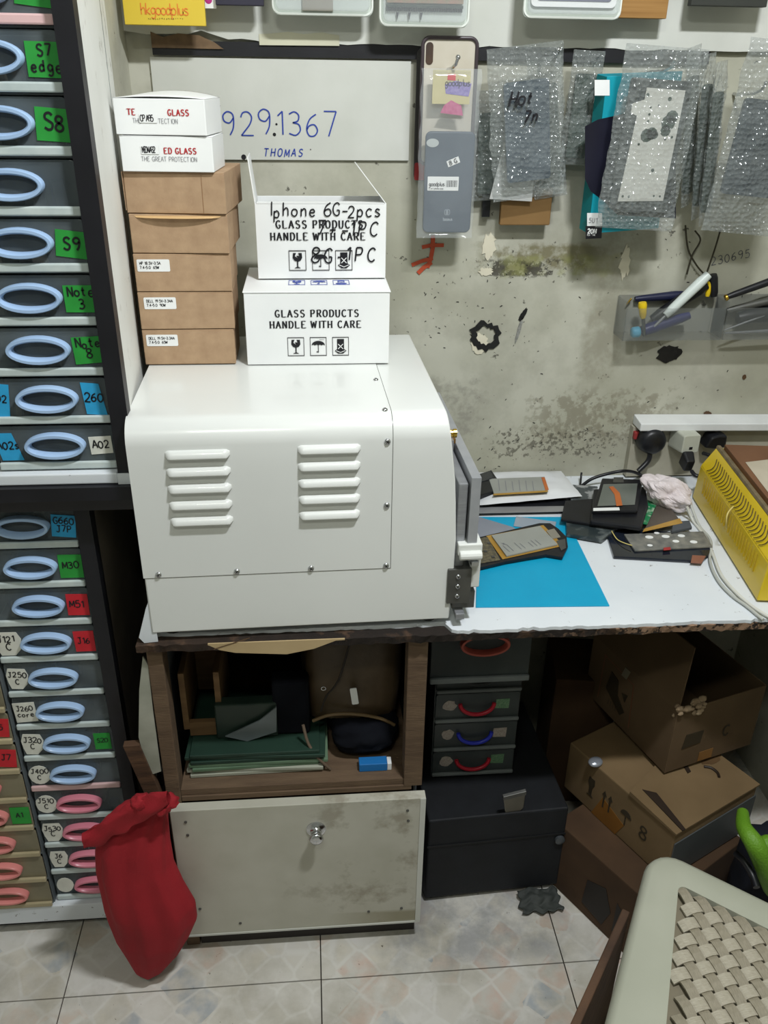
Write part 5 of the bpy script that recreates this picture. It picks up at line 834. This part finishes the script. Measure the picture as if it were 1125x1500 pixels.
T = thing('wooden_tray', 'small open wooden crate standing on end at the left of the shelf', 'crate', (-.19, 1.3, SZ)); x0, x1, z0, z1 = fbox(271, 985, 320, 1078, 1.2); wd = pm('crate_wood', (104, 78, 50), (126, 98, 66), rough=.7, scale=12, stretch=(1, 1, 6))
b = MB(); b.box(x0, x0+.010, 1.2, 1.34, SZ+.068, z1); b.build('side_board', wd, T); b = MB(); b.box(x1-.010, x1, 1.2, 1.34, SZ+.068, z1); b.build('side_board', wd, T); b = MB(); b.box(x0+.0102, x1-.0102, 1.2, 1.21, z0, z0+.03); b.build('front_board', wd, T); b = MB(); b.box(x0+.0102, x1-.0102, 1.33, 1.34, z0, z1); b.build('back_board', wd, T)
T = thing('file_folder', 'pile of pale green folders and papers on the shelf', 'folders', (-.13, 1.22, SZ)); gp = [pm('folder_green', (82, 108, 84), (98, 122, 98), rough=.7), pm('folder_cream', (150, 152, 138), rough=.7), pm('folder_deep', (22, 46, 36), (30, 56, 44), rough=.6)]
for i in range(7):
    r = rnd(i+50); x0 = -.236+r.uniform(-.004, .004); x1 = .0+r.uniform(-.006, .02)-(i*.002); zz = SZ+.0005+i*.0072; b = MB(); b.M = RM(((x0+x1)/2, 1.150+.09, zz), rz=radians(r.uniform(-3, 3))); w_ = (x1-x0)/2; b.box(-w_, w_, -.09, .09, 0, .0066); b.build('folder', gp[[1, 1, 0, 0, 2, 2, 2][i]], T, bevel=.001)
T = thing('document_wallet', 'dark green upright wallet standing behind the wooden crate', 'folder', (-.1, 1.27, .46)); x0, x1, z0, z1 = fbox(318, 1030, 405, 1086, 1.19); b = MB(); b.box(x0, x1, 1.19, 1.215, SZ+.0515, z1); b.build('wallet', pm('deep_green', (30, 44, 38), (40, 54, 46), rough=.4), T, bevel=.003)
T = thing('plastic_sleeve', 'grey translucent sleeve leaning on the folder pile', 'sleeve', (-.02, 1.21, .46)); b = MB(); b.prism([(p.x, p.z) for p in [P(x, y, Y=1.181) for x, y in ((330, 1079), (362, 1086), (405, 1072), (405, 1036), (380, 1056))]], fr((0, 1.184, 0)), .003); b.build('sleeve', pm('sleeve_grey', (96, 104, 106), rough=.3), T)
T = thing('bundle', 'black crumpled bundle at the right of the shelf beneath the leather bag', 'bundle', (.07, 1.24, SZ)); b = MB(); lump(b, (.080, 1.225, SZ+.041), (.064, .06, .036), 14, .12, 3, sq=.3); b.build('cloth', pm('black_cloth', (14, 15, 20), (24, 26, 32), rough=.95, spec=.1), T, smooth=True)
x0, x1, z0, z1 = fbox(526, 1119, 567, 1131, 1.148); T = thing('small_box', 'small bright blue box at the front of the shelf', 'box', ((x0+x1)/2, 1.16, SZ)); b = MB(); b.box(x0, x1, 1.143, 1.163, SZ+.0002, SZ+.017); b.build('box', pm('bright_blue', (26, 104, 168), rough=.5), T, bevel=.001); b = MB(); b.box(x1+.0002, x1+.008, 1.144, 1.162, SZ+.0002, SZ+.016); b.build('white_end', white_card, T, bevel=.001)
T = thing('pouch', 'black pouch wedged between the green wallet and the leather bag', 'pouch', (.0, 1.2, .46)); b = MB(); x0, x1, z0, z1 = fbox(402, 1000, 452, 1084, 1.19); b.box(x0, x1, 1.192, 1.23, SZ+.0515, z1); b.build('body', MATS['black_cloth'], T, bevel=.006)
rod('strap', 'thin brown strap hanging between folders and bundle', 'strap', [tuple(P(444, 1062, Y=1.17)), tuple(P(452, 1090, Y=1.16)), tuple(P(468, 1112, Y=1.15)), (P(484, 1128, Y=1.15).x, 1.15, SZ+.004)], .0028, pm('strap_brown', (96, 82, 68)), 'webbing')
# ---------------------------------------------------------------- black case with small drawer tower under the table
cs = thing('flight_case', 'black equipment case with metal hasp standing on the floor tiles', 'case', (.34, 1.32, 0)); case_m = pm('case_black', (13, 15, 19), (21, 24, 29), rough=.7, scale=20, bump=.1, bscale=150)
b = MB(); b.M = RM((.205, 1.180, .012), rz=radians(3)); b.box(0, .285, 0, .33, 0, .222); b.build('case_body', case_m, cs, bevel=.004)
b = MB(); b.M = RM((.205, 1.180, .012), rz=radians(3)); b.box(-.001, .286, -.002, -.0001, .150, .154); b.build('lid_seam', steel and pm('seam_black', (8, 9, 12)), cs)
for x, y in ((.014, .02), (.27, .02), (.014, .31), (.27, .31)):
    b = MB(); b.M = RM((.205, 1.180, 0), rz=radians(3)); b.ball((x, y, .0065), (.014, .014, .0065)); b.build('corner_foot', rubber, cs, smooth=True)
b = MB(); Mh = RM((.205, 1.180, .012), rz=radians(3)); q = P(756, 1175, Y=1.18); F = fr((q.x, 1.1905, .262), (1, .05, .16), (-.16, -.25, 1)); b.prism([(-.023, .036), (-.020, -.026), (-.008, -.040), (.008, -.038), (.018, -.020), (.022, .038)], F, .004); b.build('hasp', pm('tarnished_steel', (104, 100, 90), (128, 124, 112), rough=.35, metal=.7), cs, bevel=.0015)
b = MB(); b.prism([(-.024, .030), (.022, .033), (.022, .046), (-.024, .043)], F @ Matrix.Translation((0, 0, .001)), .007); b.build('hasp_hinge', dark_steel, cs, bevel=.001)
b = MB(); q = P(822, 1222, Y=1.19); lathe(b, (.4785, 1.1935, .150), [(0, .010), (.006, .010), (.008, .006)], (.05, -1, 0), 16); b.build('corner_stud', pm('stud_grey', (84, 88, 92), rough=.4, metal=.5), cs, smooth=True)
TZ = .2362
T = thing('small_drawer_tower', 'small smoky drawer tower with red and blue pulls standing on the black case', 'drawers', (.31, 1.36, TZ)); smoke = pm('smoke_plastic', (62, 68, 70), (78, 84, 84), rough=.3, alpha=.85); smoke_l = pm('smoke_lip', (100, 106, 108), (120, 126, 126), rough=.35)
Yt_ = P(640, 1138, Z=TZ).y; 
tow = [(1138, 1102, 'red', 'lower'), (1098, 1064, 'blue', ''), (1057, 1020, 'red', ''), (1014, 972, 'dark', '')]; cols = dict(red=pm('red_pull', (170, 24, 44), rough=.35), blue=pm('blue_pull', (40, 52, 180), rough=.35), dark=pm('dark_pull', (30, 34, 36), rough=.4)); pal = pm('flower_sticker', (150, 136, 128), (180, 172, 164), scale=300); grn = pm('green_sticker', (76, 120, 84), (120, 150, 120), scale=300)
xl, xr_ = P(630, 1120, Y=Yt_).x+.003, P(752, 1120, Y=Yt_).x
zs = [P(690, y0, Y=Yt_).z for y0, _, _, _ in tow]+[P(690, 968, Y=Yt_).z]; zs[0] = TZ+.003
b = MB(); b.box(xl, xl+.003, Yt_+.005, Yt_+.22, TZ, zs[4]); b.box(xr_-.003, xr_, Yt_+.005, Yt_+.22, TZ, zs[4]); b.box(xl+.003, xr_-.003, Yt_+.21, Yt_+.22, TZ, zs[4])
for z_ in zs: b.box(xl+.003, xr_-.003, Yt_+.005, Yt_+.21, z_-.002, z_)
b.build('casing', smoke, T)
for k in range(4):
    z0, z1 = zs[k], zs[k+1]; h = z1-z0; b = MB(); b.prism(rrect(xr_-xl-.004, h-.006, .006, 3, (xl+xr_)/2, (z0+z1)/2), fr((0, Yt_+.004, 0)), .004); d = b.build('drawer', smoke, T, bevel=.001)
    b = MB(); b.box(xl+.001, xr_-.001, Yt_-.007, Yt_-.0002, z0+.003, z0+.011); b.build('lower_lip', smoke_l, d, bevel=.0025)
    b = MB(); cx = (xl+xr_)/2-.002; cz = (z0+z1)/2+.012; b.tube([(cx+.034*cos(pi+pi*i/14), Yt_-.005-.006*sin(pi*i/14), cz+.022*sin(pi+pi*i/14)) for i in range(15)], .0042, 8); b.build('pull', cols[tow[k][2]], d, smooth=True)
    for sx, m_ in ((-.054, pal), (.052, [grn, pal, grn, pal][k])):
        if k == 3 and sx < 0: continue
        b = MB(); r = rnd(k); b.prism([(.013*cos(i*pi/7)*(1+r.uniform(-.2, .2)), .013*sin(i*pi/7)*(1+r.uniform(-.15, .15))) for i in range(14)] if sx < 0 else [(-.014, -.011), (.013, -.012), (.014, .012), (-.013, .011)], fr((cx+sx, Yt_-.0002, cz-.006)), .0008); b.build('sticker', m_, d)
T = thing('storage_bin', 'wide smoky plastic drawer with a coral ring on top of the small tower', 'drawer', (.33, 1.3, zs[4])); Yw = Yt_-.055
x0, x1 = P(632, 950, Y=Yw).x, P(778, 950, Y=Yw).x; z0 = zs[4]+.0005; z0f = z0; z1 = .705
b = MB(); b.box(x0, x1, Yw, Yw+.004, z0+.002, z1-.01); b.build('front', smoke, T, bevel=.001); b = MB(); b.box(x0, x0+.003, Yw+.0042, Yw+.25, z0+.002, z1-.01); b.box(x1-.003, x1, Yw+.0042, Yw+.25, z0+.002, z1-.01); b.box(x0+.003, x1-.003, Yw+.0042, Yw+.25, z0, z0+.002); b.build('tray', smoke, T)
b = MB(); b.box(x0-.001, x1+.001, Yw-.008, Yw-.0002, z0-.004, z0+.008); b.build('lower_lip', smoke_l, T, bevel=.0025)
b = MB(); q = P(710, 941, Y=Yw); ringh(b, q.x, q.z, .046, .024, Yw); b.build('pull_ring', [pm('coral_ring', (178, 88, 76), (190, 98, 86), rough=.35), pm('ring_inside', (66, 24, 24))], T, smooth=True)
T = thing('rag', 'dark crumpled rag at the right foot of the black case', 'cloth', tuple(P(790, 1318, Z=0))); b = MB(); q = P(788, 1316, Z=.004)
def rg(u, v): x = (u-.5)*.085; y = (v-.5)*.05; return Vector((q.x+x+.01*noise.noise(Vector((v*4, 1, 0))), q.y-.012+y+.012*noise.noise(Vector((u*5, 2, 0))), .003+.014*(.5+.5*noise.noise(Vector((u*4, v*4, 7))))+.022*max(0, v-.4)*(1-abs(u-.5)*1.4)))
b.grid(rg, 20, 12); b.build('cloth', pm('rag_dark', (44, 48, 46), (60, 64, 60), rough=.7), T, smooth=True, solid=.0015)
# ---------------------------------------------------------------- cardboard boxes at the right
def pbox(name, label, near, left, right, zt, zb, mat, parts=None, ll=None, lr=None):
    n_, l_, r_ = P(*near, Z=zt), P(*left, Z=zt), P(*right, Z=zt); ang, la, lb = fit3(n_, l_, r_); la = ll or la; lb = lr or lb
    T = thing(name, label, 'box', (n_.x, n_.y, zb), 0, 'brown cardboard boxes under the table'); M = RM((n_.x, n_.y, zb), rz=ang); b = MB(); b.M = M; b.box(0, lb, 0, la, 0, zt-zb); b.build('carton', mat, T, bevel=.003); return T, M, la, lb, zt-zb
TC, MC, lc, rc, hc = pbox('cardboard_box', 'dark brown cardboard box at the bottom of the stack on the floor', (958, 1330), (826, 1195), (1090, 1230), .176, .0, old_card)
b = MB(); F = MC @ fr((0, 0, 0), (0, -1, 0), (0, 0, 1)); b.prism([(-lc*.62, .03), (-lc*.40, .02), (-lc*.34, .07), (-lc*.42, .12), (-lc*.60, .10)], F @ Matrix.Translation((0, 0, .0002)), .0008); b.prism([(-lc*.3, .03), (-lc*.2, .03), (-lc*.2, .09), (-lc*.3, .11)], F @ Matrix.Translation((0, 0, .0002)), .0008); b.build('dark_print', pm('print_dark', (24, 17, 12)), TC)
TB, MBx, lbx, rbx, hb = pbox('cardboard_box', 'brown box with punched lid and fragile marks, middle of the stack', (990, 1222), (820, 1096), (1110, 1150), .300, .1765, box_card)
b = MB(); b.M = MBx; b.hexa([(-.003, lbx*.0-.003, hb), (rbx+.002, -.003, hb), (rbx+.002, lbx*.62, hb), (-.003, lbx*.40, hb)], [(-.003, -.003, hb+.004), (rbx+.002, -.003, hb+.004), (rbx+.002, lbx*.62, hb+.004), (-.003, lbx*.40, hb+.010)]); b.build('lid_flap', box_card, TB)
b = MB(); b.M = MBx; b.hexa([(.012, -.004, hb+.0042), (.020, -.004, hb+.0042), (.040, lbx*.30, hb+.0072), (.022, lbx*.37, hb+.0085)], [(.012, -.004, hb+.006), (.020, -.004, hb+.006), (.040, lbx*.30, hb+.0088), (.022, lbx*.37, hb+.010)]); b.build('lid_gap', pm('gap_dark', (40, 28, 18)), TB)
b = MB(); b.M = MBx; b.hexa([(rbx*.58, .09, hb+.0042), (rbx*.62, .09, hb+.0042), (rbx*.74, .15, hb+.0042), (rbx*.70, .15, hb+.0042)], [(rbx*.58, .09, hb+.006), (rbx*.62, .09, hb+.006), (rbx*.74, .15, hb+.006), (rbx*.70, .15, hb+.006)]); b.build('lid_slot', pm('gap_dark', (1, 1, 1)), TB)
b = MB(); b.M = MBx; b.tube([Vector(v) for v in smooth_pts([(rbx*.76, .085, hb+.006), (rbx*.80, .075, hb+.006), (rbx*.80, .060, hb+.006), (rbx*.77, .05, hb+.006)])], .0028, 6); b.build('lid_hole', pm('gap_dark', (1, 1, 1)), TB)
b = MB(); b.M = MBx; b.prism([(.028*cos(k*pi/8)*(1+.15*sin(k*3)), .020*sin(k*pi/8)) for k in range(16)], Matrix.Translation((rbx*.90, .10, hb+.0042)), .0006); b.build('stain', pm('stain_brown', (84, 62, 38), (100, 76, 48)), TB)
b = MB(); b.M = MBx; b.box(.002, rbx+.001, -.0025, -.0004, .004, hb-.026); b.build('grey_sheet', pm('grey_film', (66, 70, 72), (84, 88, 88), rough=.4, scale=6, bump=.2, bscale=10), TB, label='grey plastic sheet on the front')
F = MBx @ fr((-.0004, 0, 0), (0, -1, 0), (0, 0, 1)); b = MB()
def mark(u, g, s=.03):
    if g == 'glass': b.prism([(u-s*.25, .085), (u-s*.3, .07), (u-.004, .06), (u-.004, .042), (u-s*.3, .038), (u+s*.3, .038), (u+.004, .042), (u+.004, .06), (u+s*.3, .07), (u+s*.25, .085)], F, .0008)
    if g == 'up':
        for e in (-.008, .008): b.prism([(u+e-.002, .038), (u+e+.002, .038), (u+e+.002, .07), (u+e+.006, .07), (u+e, .082), (u+e-.006, .07), (u+e-.002, .07)], F, .0008)
    if g == 'umb': b.prism([(u+.014*cos(pi*k/8), .066+.014*sin(pi*k/8)) for k in range(9)], F, .0008); b.prism([(u-.0012, .042), (u+.0012, .042), (u+.0012, .067), (u-.0012, .067)], F, .0008)
mark(-lbx*.74, 'glass'); mark(-lbx*.58, 'up'); mark(-lbx*.40, 'umb'); text(b, '8', F @ Matrix.Translation((-lbx*.27, .048, 0)), .03, .004); b.build('fragile_marks', pm('faded_print', (52, 44, 30)), TB)
b = MB(); b.prism([(-lbx*.70, .001), (-lbx*.46, .001), (-lbx*.40, .04), (-lbx*.62, .062)], F, .0007); b.build('glossy_tape', pm('amber_tape', (118, 78, 32), (138, 94, 42), rough=.12, coat=.6), TB, label='shiny amber tape')
b = MB(); b.M = MBx; b.ball((.0, lbx*.74, hb+.006), (.016, .013, .007)); b.build('silver_blob', pm('silver_paper', (150, 156, 168), (190, 194, 200), rough=.25, metal=.5, bump=.6, bscale=80), TB, smooth=True)
zA = .3125; TA, MA, la_, ra_, ha = pbox('cardboard_box', 'large torn cardboard box with a flap sticking up, topmost of the stack', (973, 1133), (812, 1028), (1092, 1093), zA, zA-.002, box_card, ll=.27, lr=.22)
for o in list(TA.children): bpy.data.objects.remove(o)
HA = .155; wl = .003; b = MB(); b.M = MA @ RM((0, 0, .002), ry=0); b.box(0, ra_, 0, wl, 0, HA*.99); b.box(0, wl, wl, la_, 0, HA); b.box(ra_-wl, ra_, wl, la_, 0, HA); b.box(wl, ra_-wl, la_-wl, la_, 0, HA); b.box(wl, ra_-wl, wl, la_-wl, 0, wl); cart = b.build('carton', pm('torn_card', (86, 68, 46), (102, 82, 58), rough=.9, scale=7, bump=.15, bscale=40), TA, bevel=.001)
tcm = MATS['torn_card']
b = MB(); b.M = MA; b.hexa([(0, .0, HA+.002), (.003, 0, HA+.002), (.003, la_, HA+.002), (0, la_, HA+.002)], [(.055, .045, HA+.105), (.058, .045, HA+.105), (.058, la_, HA+.105), (.055, la_, HA+.105)]); b.build('flap', tcm, TA)
b = MB(); b.M = MA; b.hexa([(.05, la_-.01, HA+.003), (ra_+.0, la_-.012, HA+.003), (ra_, la_-.01, HA+.003), (.05, la_-.007, HA+.003)], [(.05, la_+.03, HA+.07), (ra_, la_+.03, HA+.05), (ra_, la_+.033, HA+.05), (.05, la_+.033, HA+.07)]); b.build('flap', tcm, TA)
b = MB(); b.M = MA; r = rnd(77)
for i in range(26):
    s = r.uniform(.004, .010); b.ball((.004+r.uniform(-.006, .058), r.uniform(-.008, .010), HA+r.uniform(-.014, .012)), (s*1.3, s*.7, s*.8), nu=6, nv=4)
b.build('torn_edge', pm('torn_fibre', (140, 118, 92), (164, 144, 118), rough=.95, scale=60), TA, kind='stuff')
F = MA @ fr((-.0006, 0, 0), (0, -1, 0), (0, 0, 1)); b = MB(); b.prism([(-.205, .062), (-.150, .030), (-.138, .046), (-.165, .070), (-.170, .105), (-.195, .112)], F, .0008); b.prism([(-.155, .085), (-.142, .07), (-.136, .092)], F, .0008)
for k in range(4): ribbon(b, [(-.19+.008*k, .028), (-.19+.008*k, .042)], F, .0016)
F2 = MA @ fr((0, -.0006, 0)); b.prism([(.030, .055), (.075, .058), (.078, .088), (.035, .090)], F2, .0008); text(b, 'FCF', F2 @ Matrix.Translation((.11, .055, 0)), .026, .004); b.build('dark_print', pm('faded_print', (1, 1, 1)), TA)
b = MB(); ribbon(b, [(-.225, .135), (-.125, .128), (-.118, .02)], F, .0015); ribbon(b, [(-.222, .135), (-.225, .02)], F, .0015); b.build('red_frame_line', pm('rust_line', (124, 64, 42)), TA)
b = MB(); b.prism([(-.165, .125), (-.148, .125), (-.140, .150), (-.157, .150)], F @ Matrix.Translation((0, 0, .0003)), .0006); b.build('tape', pm('pale_tape', (120, 114, 96), rough=.4), TA); b = MB(); b.prism([(.08, .006), (.115, .006), (.115, .03), (.08, .03)], F2, .0006); b.build('tape', pm('ochre_tape', (128, 92, 52), rough=.3), TA)
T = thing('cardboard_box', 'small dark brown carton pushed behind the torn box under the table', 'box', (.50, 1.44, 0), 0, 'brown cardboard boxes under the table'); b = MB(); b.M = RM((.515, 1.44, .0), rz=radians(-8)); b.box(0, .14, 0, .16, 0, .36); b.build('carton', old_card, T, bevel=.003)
# green and navy bag at the right
T = thing('sports_bag', 'lime green and dark navy bag at the right edge beside the boxes', 'bag', (.88, 1.12, 0)); b = MB(); lump(b, (.880, 1.025, .150), (.105, .080, .155), 5, .08, 2, sq=.55); b.build('bag_body', pm('bag_navy', (12, 16, 28), (24, 28, 42), rough=.7), T, smooth=True)
lime = pm('lime_green', (92, 138, 30), (106, 152, 38), rough=.5, bump=.4, bscale=300); b = MB(); l = [P(1088, 1190, Y=1.02), P(1090, 1212, Y=.985), P(1104, 1234, Y=.955), P(1120, 1262, Y=.945), P(1136, 1300, Y=.945)]; b.tube([Vector(v) for v in smooth_pts([tuple(p) for p in l])], [.010+.0008*min(i, 14) for i in range(17)], 12); b.tube([P(1108, 1242, Y=.955), P(1124, 1236, Y=.955), P(1150, 1236, Y=.955)], .015, 12); b.build('lime_trim', lime, T, smooth=True)
rod('cable', 'dark cable curling below the lime green bag', 'cable', [tuple(P(1078, 1250, Y=.98)), tuple(P(1090, 1262, Y=.96)), tuple(P(1102, 1282, Y=.94)), tuple(P(1108, 1300, Y=.92))], .006, black_plastic)
# ---------------------------------------------------------------- red cloth bag
T = thing('red_cloth_bag', 'red cloth bag gathered at the top leaning on the table post', 'bag', (-.34, 1.07, 0)); red = pm('red_cloth', (140, 20, 31), (158, 27, 38), rough=.85, scale=8, bump=.2, bscale=400)
rows = [(1170, 198, 246, .010), (1182, 170, 246, .022), (1205, 146, 246, .032), (1235, 138, 248, .040), (1265, 140, 252, .044), (1295, 146, 266, .046), (1325, 152, 284, .048), (1345, 158, 287, .047), (1370, 168, 277, .044), (1395, 184, 262, .036), (1412, 196, 246, .028), (1424, 206, 232, .014)]
def rowat(v):
    k = v*(len(rows)-1); i = min(int(k), len(rows)-2); t = k-i; t = t*t*(3-2*t)*.5+t*.5; return [rows[i][j]*(1-t)+rows[i+1][j]*t for j in range(4)]
def bagf(u, v):
    py, xl_, xr2, dp = rowat(v); Yc = 1.062-.010*sin(pi*v)+.0*v; a = P(xl_, py, Y=Yc); c_ = P(xr2, py, Y=Yc); cx = (a.x+c_.x)/2; hw = (c_.x-a.x)/2; th = 2*pi*u
    fold = 1+.24*noise.noise(Vector((cos(th)*1.6, sin(th)*1.6, v*2.2+3)))+.07*sin(th*9+v*5+2*noise.noise(Vector((v*3, 1, 1))))*(.35+1.1*(1-v)**1.6)+.03*noise.noise(Vector((cos(th)*5, sin(th)*5, v*7)))
    z_ = max(.003, (a.z+c_.z)/2); return Vector((cx+hw*cos(th)*(1+(fold-1)*.35), Yc+dp*sin(th)*fold, z_))
b = MB(); b.grid(lambda u, v: bagf(u, 1-v), 96, 70, 0, True); b.build('bag_body', red, T, smooth=True)
b = MB(); ctr = [(246, 1168), (222, 1180), (196, 1192), (170, 1208), (146, 1222), (122, 1230)]; cp = [P(x, y, Y=1.012+.002*i) for i, (x, y) in enumerate(ctr)]
def ff(u, v): 
    k = u*(len(cp)-1); i = min(int(k), len(cp)-2); t = k-i; p = cp[i]*(1-t)+cp[i+1]*t; w_ = .010+.022*sin(pi*min(1, u*.75+.12)); th = 2*pi*v
    return p+Vector((.004*noise.noise(Vector((u*6, v*4, 0))), .008*sin(th)+.006*noise.noise(Vector((u*5, v*5, 2))), w_*cos(th)*(.8+.3*noise.noise(Vector((u*7, 3, v*3))))))
b.grid(lambda u, v: ff(v, u), 24, 30, 0, True); b.add([ff(1, k/24) for k in range(24)], [tuple(range(24))]); b.build('folded_collar', red, T, smooth=True)
b = MB()
for k in range(5): lump(b, tuple(P(206+k*10, 1174+(k % 2)*8, Y=1.02+.01*(k % 3))), (.016, .014, .013), k, .35, 2, 18, 12)
b.build('gathered_neck', red, T, smooth=True, kind='stuff')
T = thing('wooden_stick', 'old brown plank leaning behind the red bag', 'plank', (-.31, 1.14, .30)); l = [P(182, 1085, Y=1.13), P(206, 1083, Y=1.13), P(240, 1180, Y=1.11), P(222, 1192, Y=1.11)]; b = MB(); b.prism([(p.x, p.z) for p in l], fr((0, 1.13, 0)), .014); b.build('plank', dark_wood, T, bevel=.001)
T = thing('plastic_sheet', 'crumpled white plastic sheet hanging behind the left table post', 'sheet', (-.285, 1.20, .5)); b = MB(); pl = [(209, 962), (217, 975), (224, 1040), (236, 1130), (218, 1136), (203, 1080), (204, 1010)]
b.prism([(P(x, y, Y=1.12).x, P(x, y, Y=1.12).z) for x, y in pl][::-1], fr((0, 1.124, 0)), .004); b.build('sheet', pm('dull_white', (140, 142, 128), (168, 168, 156), rough=.6, scale=20), T)
T = thing('bin_bag', 'black rubbish bag squeezed between the cabinet and the table post', 'bag', (-.31, 1.22, 0)); b = MB(); lump(b, (-.306, 1.215, .20), (.030, .05, .20), 31, .15, 3, sq=.2); b.build('bag_body', pm('bin_black', (12, 12, 14), (22, 22, 26), rough=.35), T, smooth=True)
# ---------------------------------------------------------------- woven plastic stool, lower right, and board beside it
ZS = .47; cn = P(940, 1286, Z=ZS); 
d1 = (P(893, 1500, Z=ZS)-P(940, 1290, Z=ZS)).normalized(); d2 = (P(1125, 1318, Z=ZS)-P(1010, 1262, Z=ZS)).normalized(); ang = math.atan2(d2.y, d2.x); 
n1 = P(936, 1300, Z=ZS); n2 = P(1020, 1266, Z=ZS)
# corner of the square seat: crossing of the two edge lines
dx, dy = Vector((cos(ang), sin(ang), 0)), Vector((sin(ang), -cos(ang), 0)); dy = (P(887, 1500, Z=ZS)-P(944, 1277, Z=ZS)).normalized(); n1 = P(944, 1277, Z=ZS); w_ = n2-n1; det = dx.x*(-dy.y)+dx.y*dy.x; t_ = (w_.x*dx.y-w_.y*dx.x)/(dy.x*dx.y-dy.y*dx.x); corner = n1+dy*t_; corner = Vector((corner.x, corner.y, ZS))
SW = .38; MS = Matrix(((dx.x, -dy.x, 0, corner.x), (dx.y, -dy.y, 0, corner.y), (0, 0, 1, 0), (0, 0, 0, 1)))   # local x along far edge, local y up to the corner (0), seat spans y -SW..0
st = thing('plastic_stool', 'cream plastic stool with a woven strip seat in the lower right corner', 'stool', tuple(MS @ Vector((SW/2, -SW/2, 0)))); cream = pm('cream_plastic', (158, 160, 144), (172, 173, 158), rough=.45, scale=5); cream2 = pm('woven_strip', (150, 143, 126), (180, 173, 156), rough=.6, scale=120, stretch=(1, 14, 1)); cream3 = pm('woven_strip_cross', (128, 121, 104), (154, 146, 128), rough=.6, scale=120, stretch=(14, 1, 1))
def tap(x, y): return .045*max(0, -y-.03)/SW*max(0, 1-x/(SW*.5))
def sq(w, r, z, n=6): return [Vector((x+SW/2+(tap(x+SW/2, y-SW/2) if w < SW-.03 else 0), y-SW/2, z)) for x, y in rrect(w, w, r, n)]
prof = [(SW-.004, .050, -.060), (SW+.004, .052, -.040), (SW+.002, .050, -.014), (SW-.008, .046, -.003), (SW-.022, .040, .0), (SW-.066, .026, -.001), (SW-.098, .012, -.003), (SW-.100, .011, -.012)]
b = MB(); b.M = MS; loops = [sq(w, r_, ZS+z_) for w, r_, z_ in prof]; n = len(loops[0]); vs = [v for l in loops for v in l]; b.add(vs, [(k*n+i, k*n+(i+1) % n, (k+1)*n+(i+1) % n, (k+1)*n+i) for k in range(len(loops)-1) for i in range(n)]); b.build('seat_rim', cream, st, smooth=True)
b = MB(); b.M = MS; b.box(.050, SW-.050, -SW+.050, -.050, ZS-.018, ZS-.0125); b.build('seat_base', pm('weave_gap', (116, 108, 90)), st)
# plaited strips: two families of short raised bridges at 45 degrees
def inside(x, y, m=.052): return m < x < SW-m and m < -y < SW-m
pw = .0200; b1 = MB(); b1.M = MS; b2 = MB(); b2.M = MS; R45 = Matrix.Rotation(radians(45), 4, 'Z')
bridges = []
for i in range(-20, 21):
    for j in range(-20, 21):
        p = R45 @ Vector((i*pw, j*pw, 0)); x, y = p.x+SW/2, p.y-SW/2
        m_ = .050+.0085
        if not (m_+.040*max(0, -y-.03)/SW < x < SW-m_ and m_ < -y < SW-m_): continue
        hor = (i+j) % 2 == 0; bridges.append((x, y, hor))
view = [q for q in bridges]
for idx, (x, y, hor) in enumerate(view):
    bb = MB(); nseg = 4; a = radians(45 if hor else 135); ux = Vector((cos(a), sin(a), 0)); uy = Vector((-sin(a), cos(a), 0)); Lh, wh = pw*.86, pw*.40; vs = []
    for k in range(nseg+1):
        t = -1+2*k/nseg; z_ = ZS-.0060+.0050*(1-t*t)
        for s_ in (-1, 1): vs.append(Vector((x, y, 0))+ux*Lh*t+uy*wh*s_+Vector((0, 0, z_-.0006)))
    top = len(vs)
    bb.M = MS; bb.add(vs+[v-Vector((0, 0, .0035)) for v in vs], [(2*k, 2*k+2, 2*k+3, 2*k+1) for k in range(nseg)]+[(2*k, top+2*k, top+2*k+2, 2*k+2) for k in range(nseg)]+[(2*k+1, 2*k+3, top+2*k+3, top+2*k+1) for k in range(nseg)]+[(0, 1, top+1, top), (2*nseg, top+2*nseg, top+2*nseg+1, 2*nseg+1)])
    if idx < 300: bb.build('woven_strip', cream2 if hor else cream3, st)
for x, y in ((.03, -.03), (SW-.03, -.03), (.03, -SW+.03), (SW-.03, -SW+.03)):
    b = MB(); b.M = MS; ox = -.02 if x < SW/2 else .02; oy = .02 if y > -SW/2 else -.02
    b.hexa([(x-.018+ox, y-.018+oy, 0), (x+.018+ox, y-.018+oy, 0), (x+.018+ox, y+.018+oy, 0), (x-.018+ox, y+.018+oy, 0)], [(x-.024, y-.024, ZS-.05), (x+.024, y-.024, ZS-.05), (x+.024, y+.024, ZS-.05), (x-.024, y+.024, ZS-.05)]); b.build('leg', cream, st, bevel=.004)
T = thing('leaning_board', 'weathered brown board standing on edge left of the cream stool', 'board', tuple(P(870, 1440, Z=0))); l = [P(921, 1345, Z=.36), P(905, 1350, Z=.36)]; c0 = MS @ Vector((-.014, -.03, 0)); c1 = MS @ Vector((-.06, -.36, 0)); tp0 = P(912, 1330, Z=.40); tp1 = P(835, 1500, Z=.40)
d_ = (tp1-tp0).normalized(); nn_ = Vector((d_.y, -d_.x, 0)); b = MB(); lo_ = [Vector((v.x, v.y, 0)) for v in (tp0, tp1+d_*.1, tp1+d_*.1-nn_*.012, tp0-nn_*.012)]; b.hexa(lo_, [v+Vector((0, 0, .40)) for v in lo_]); b.build('board', dark_wood, T, bevel=.002)
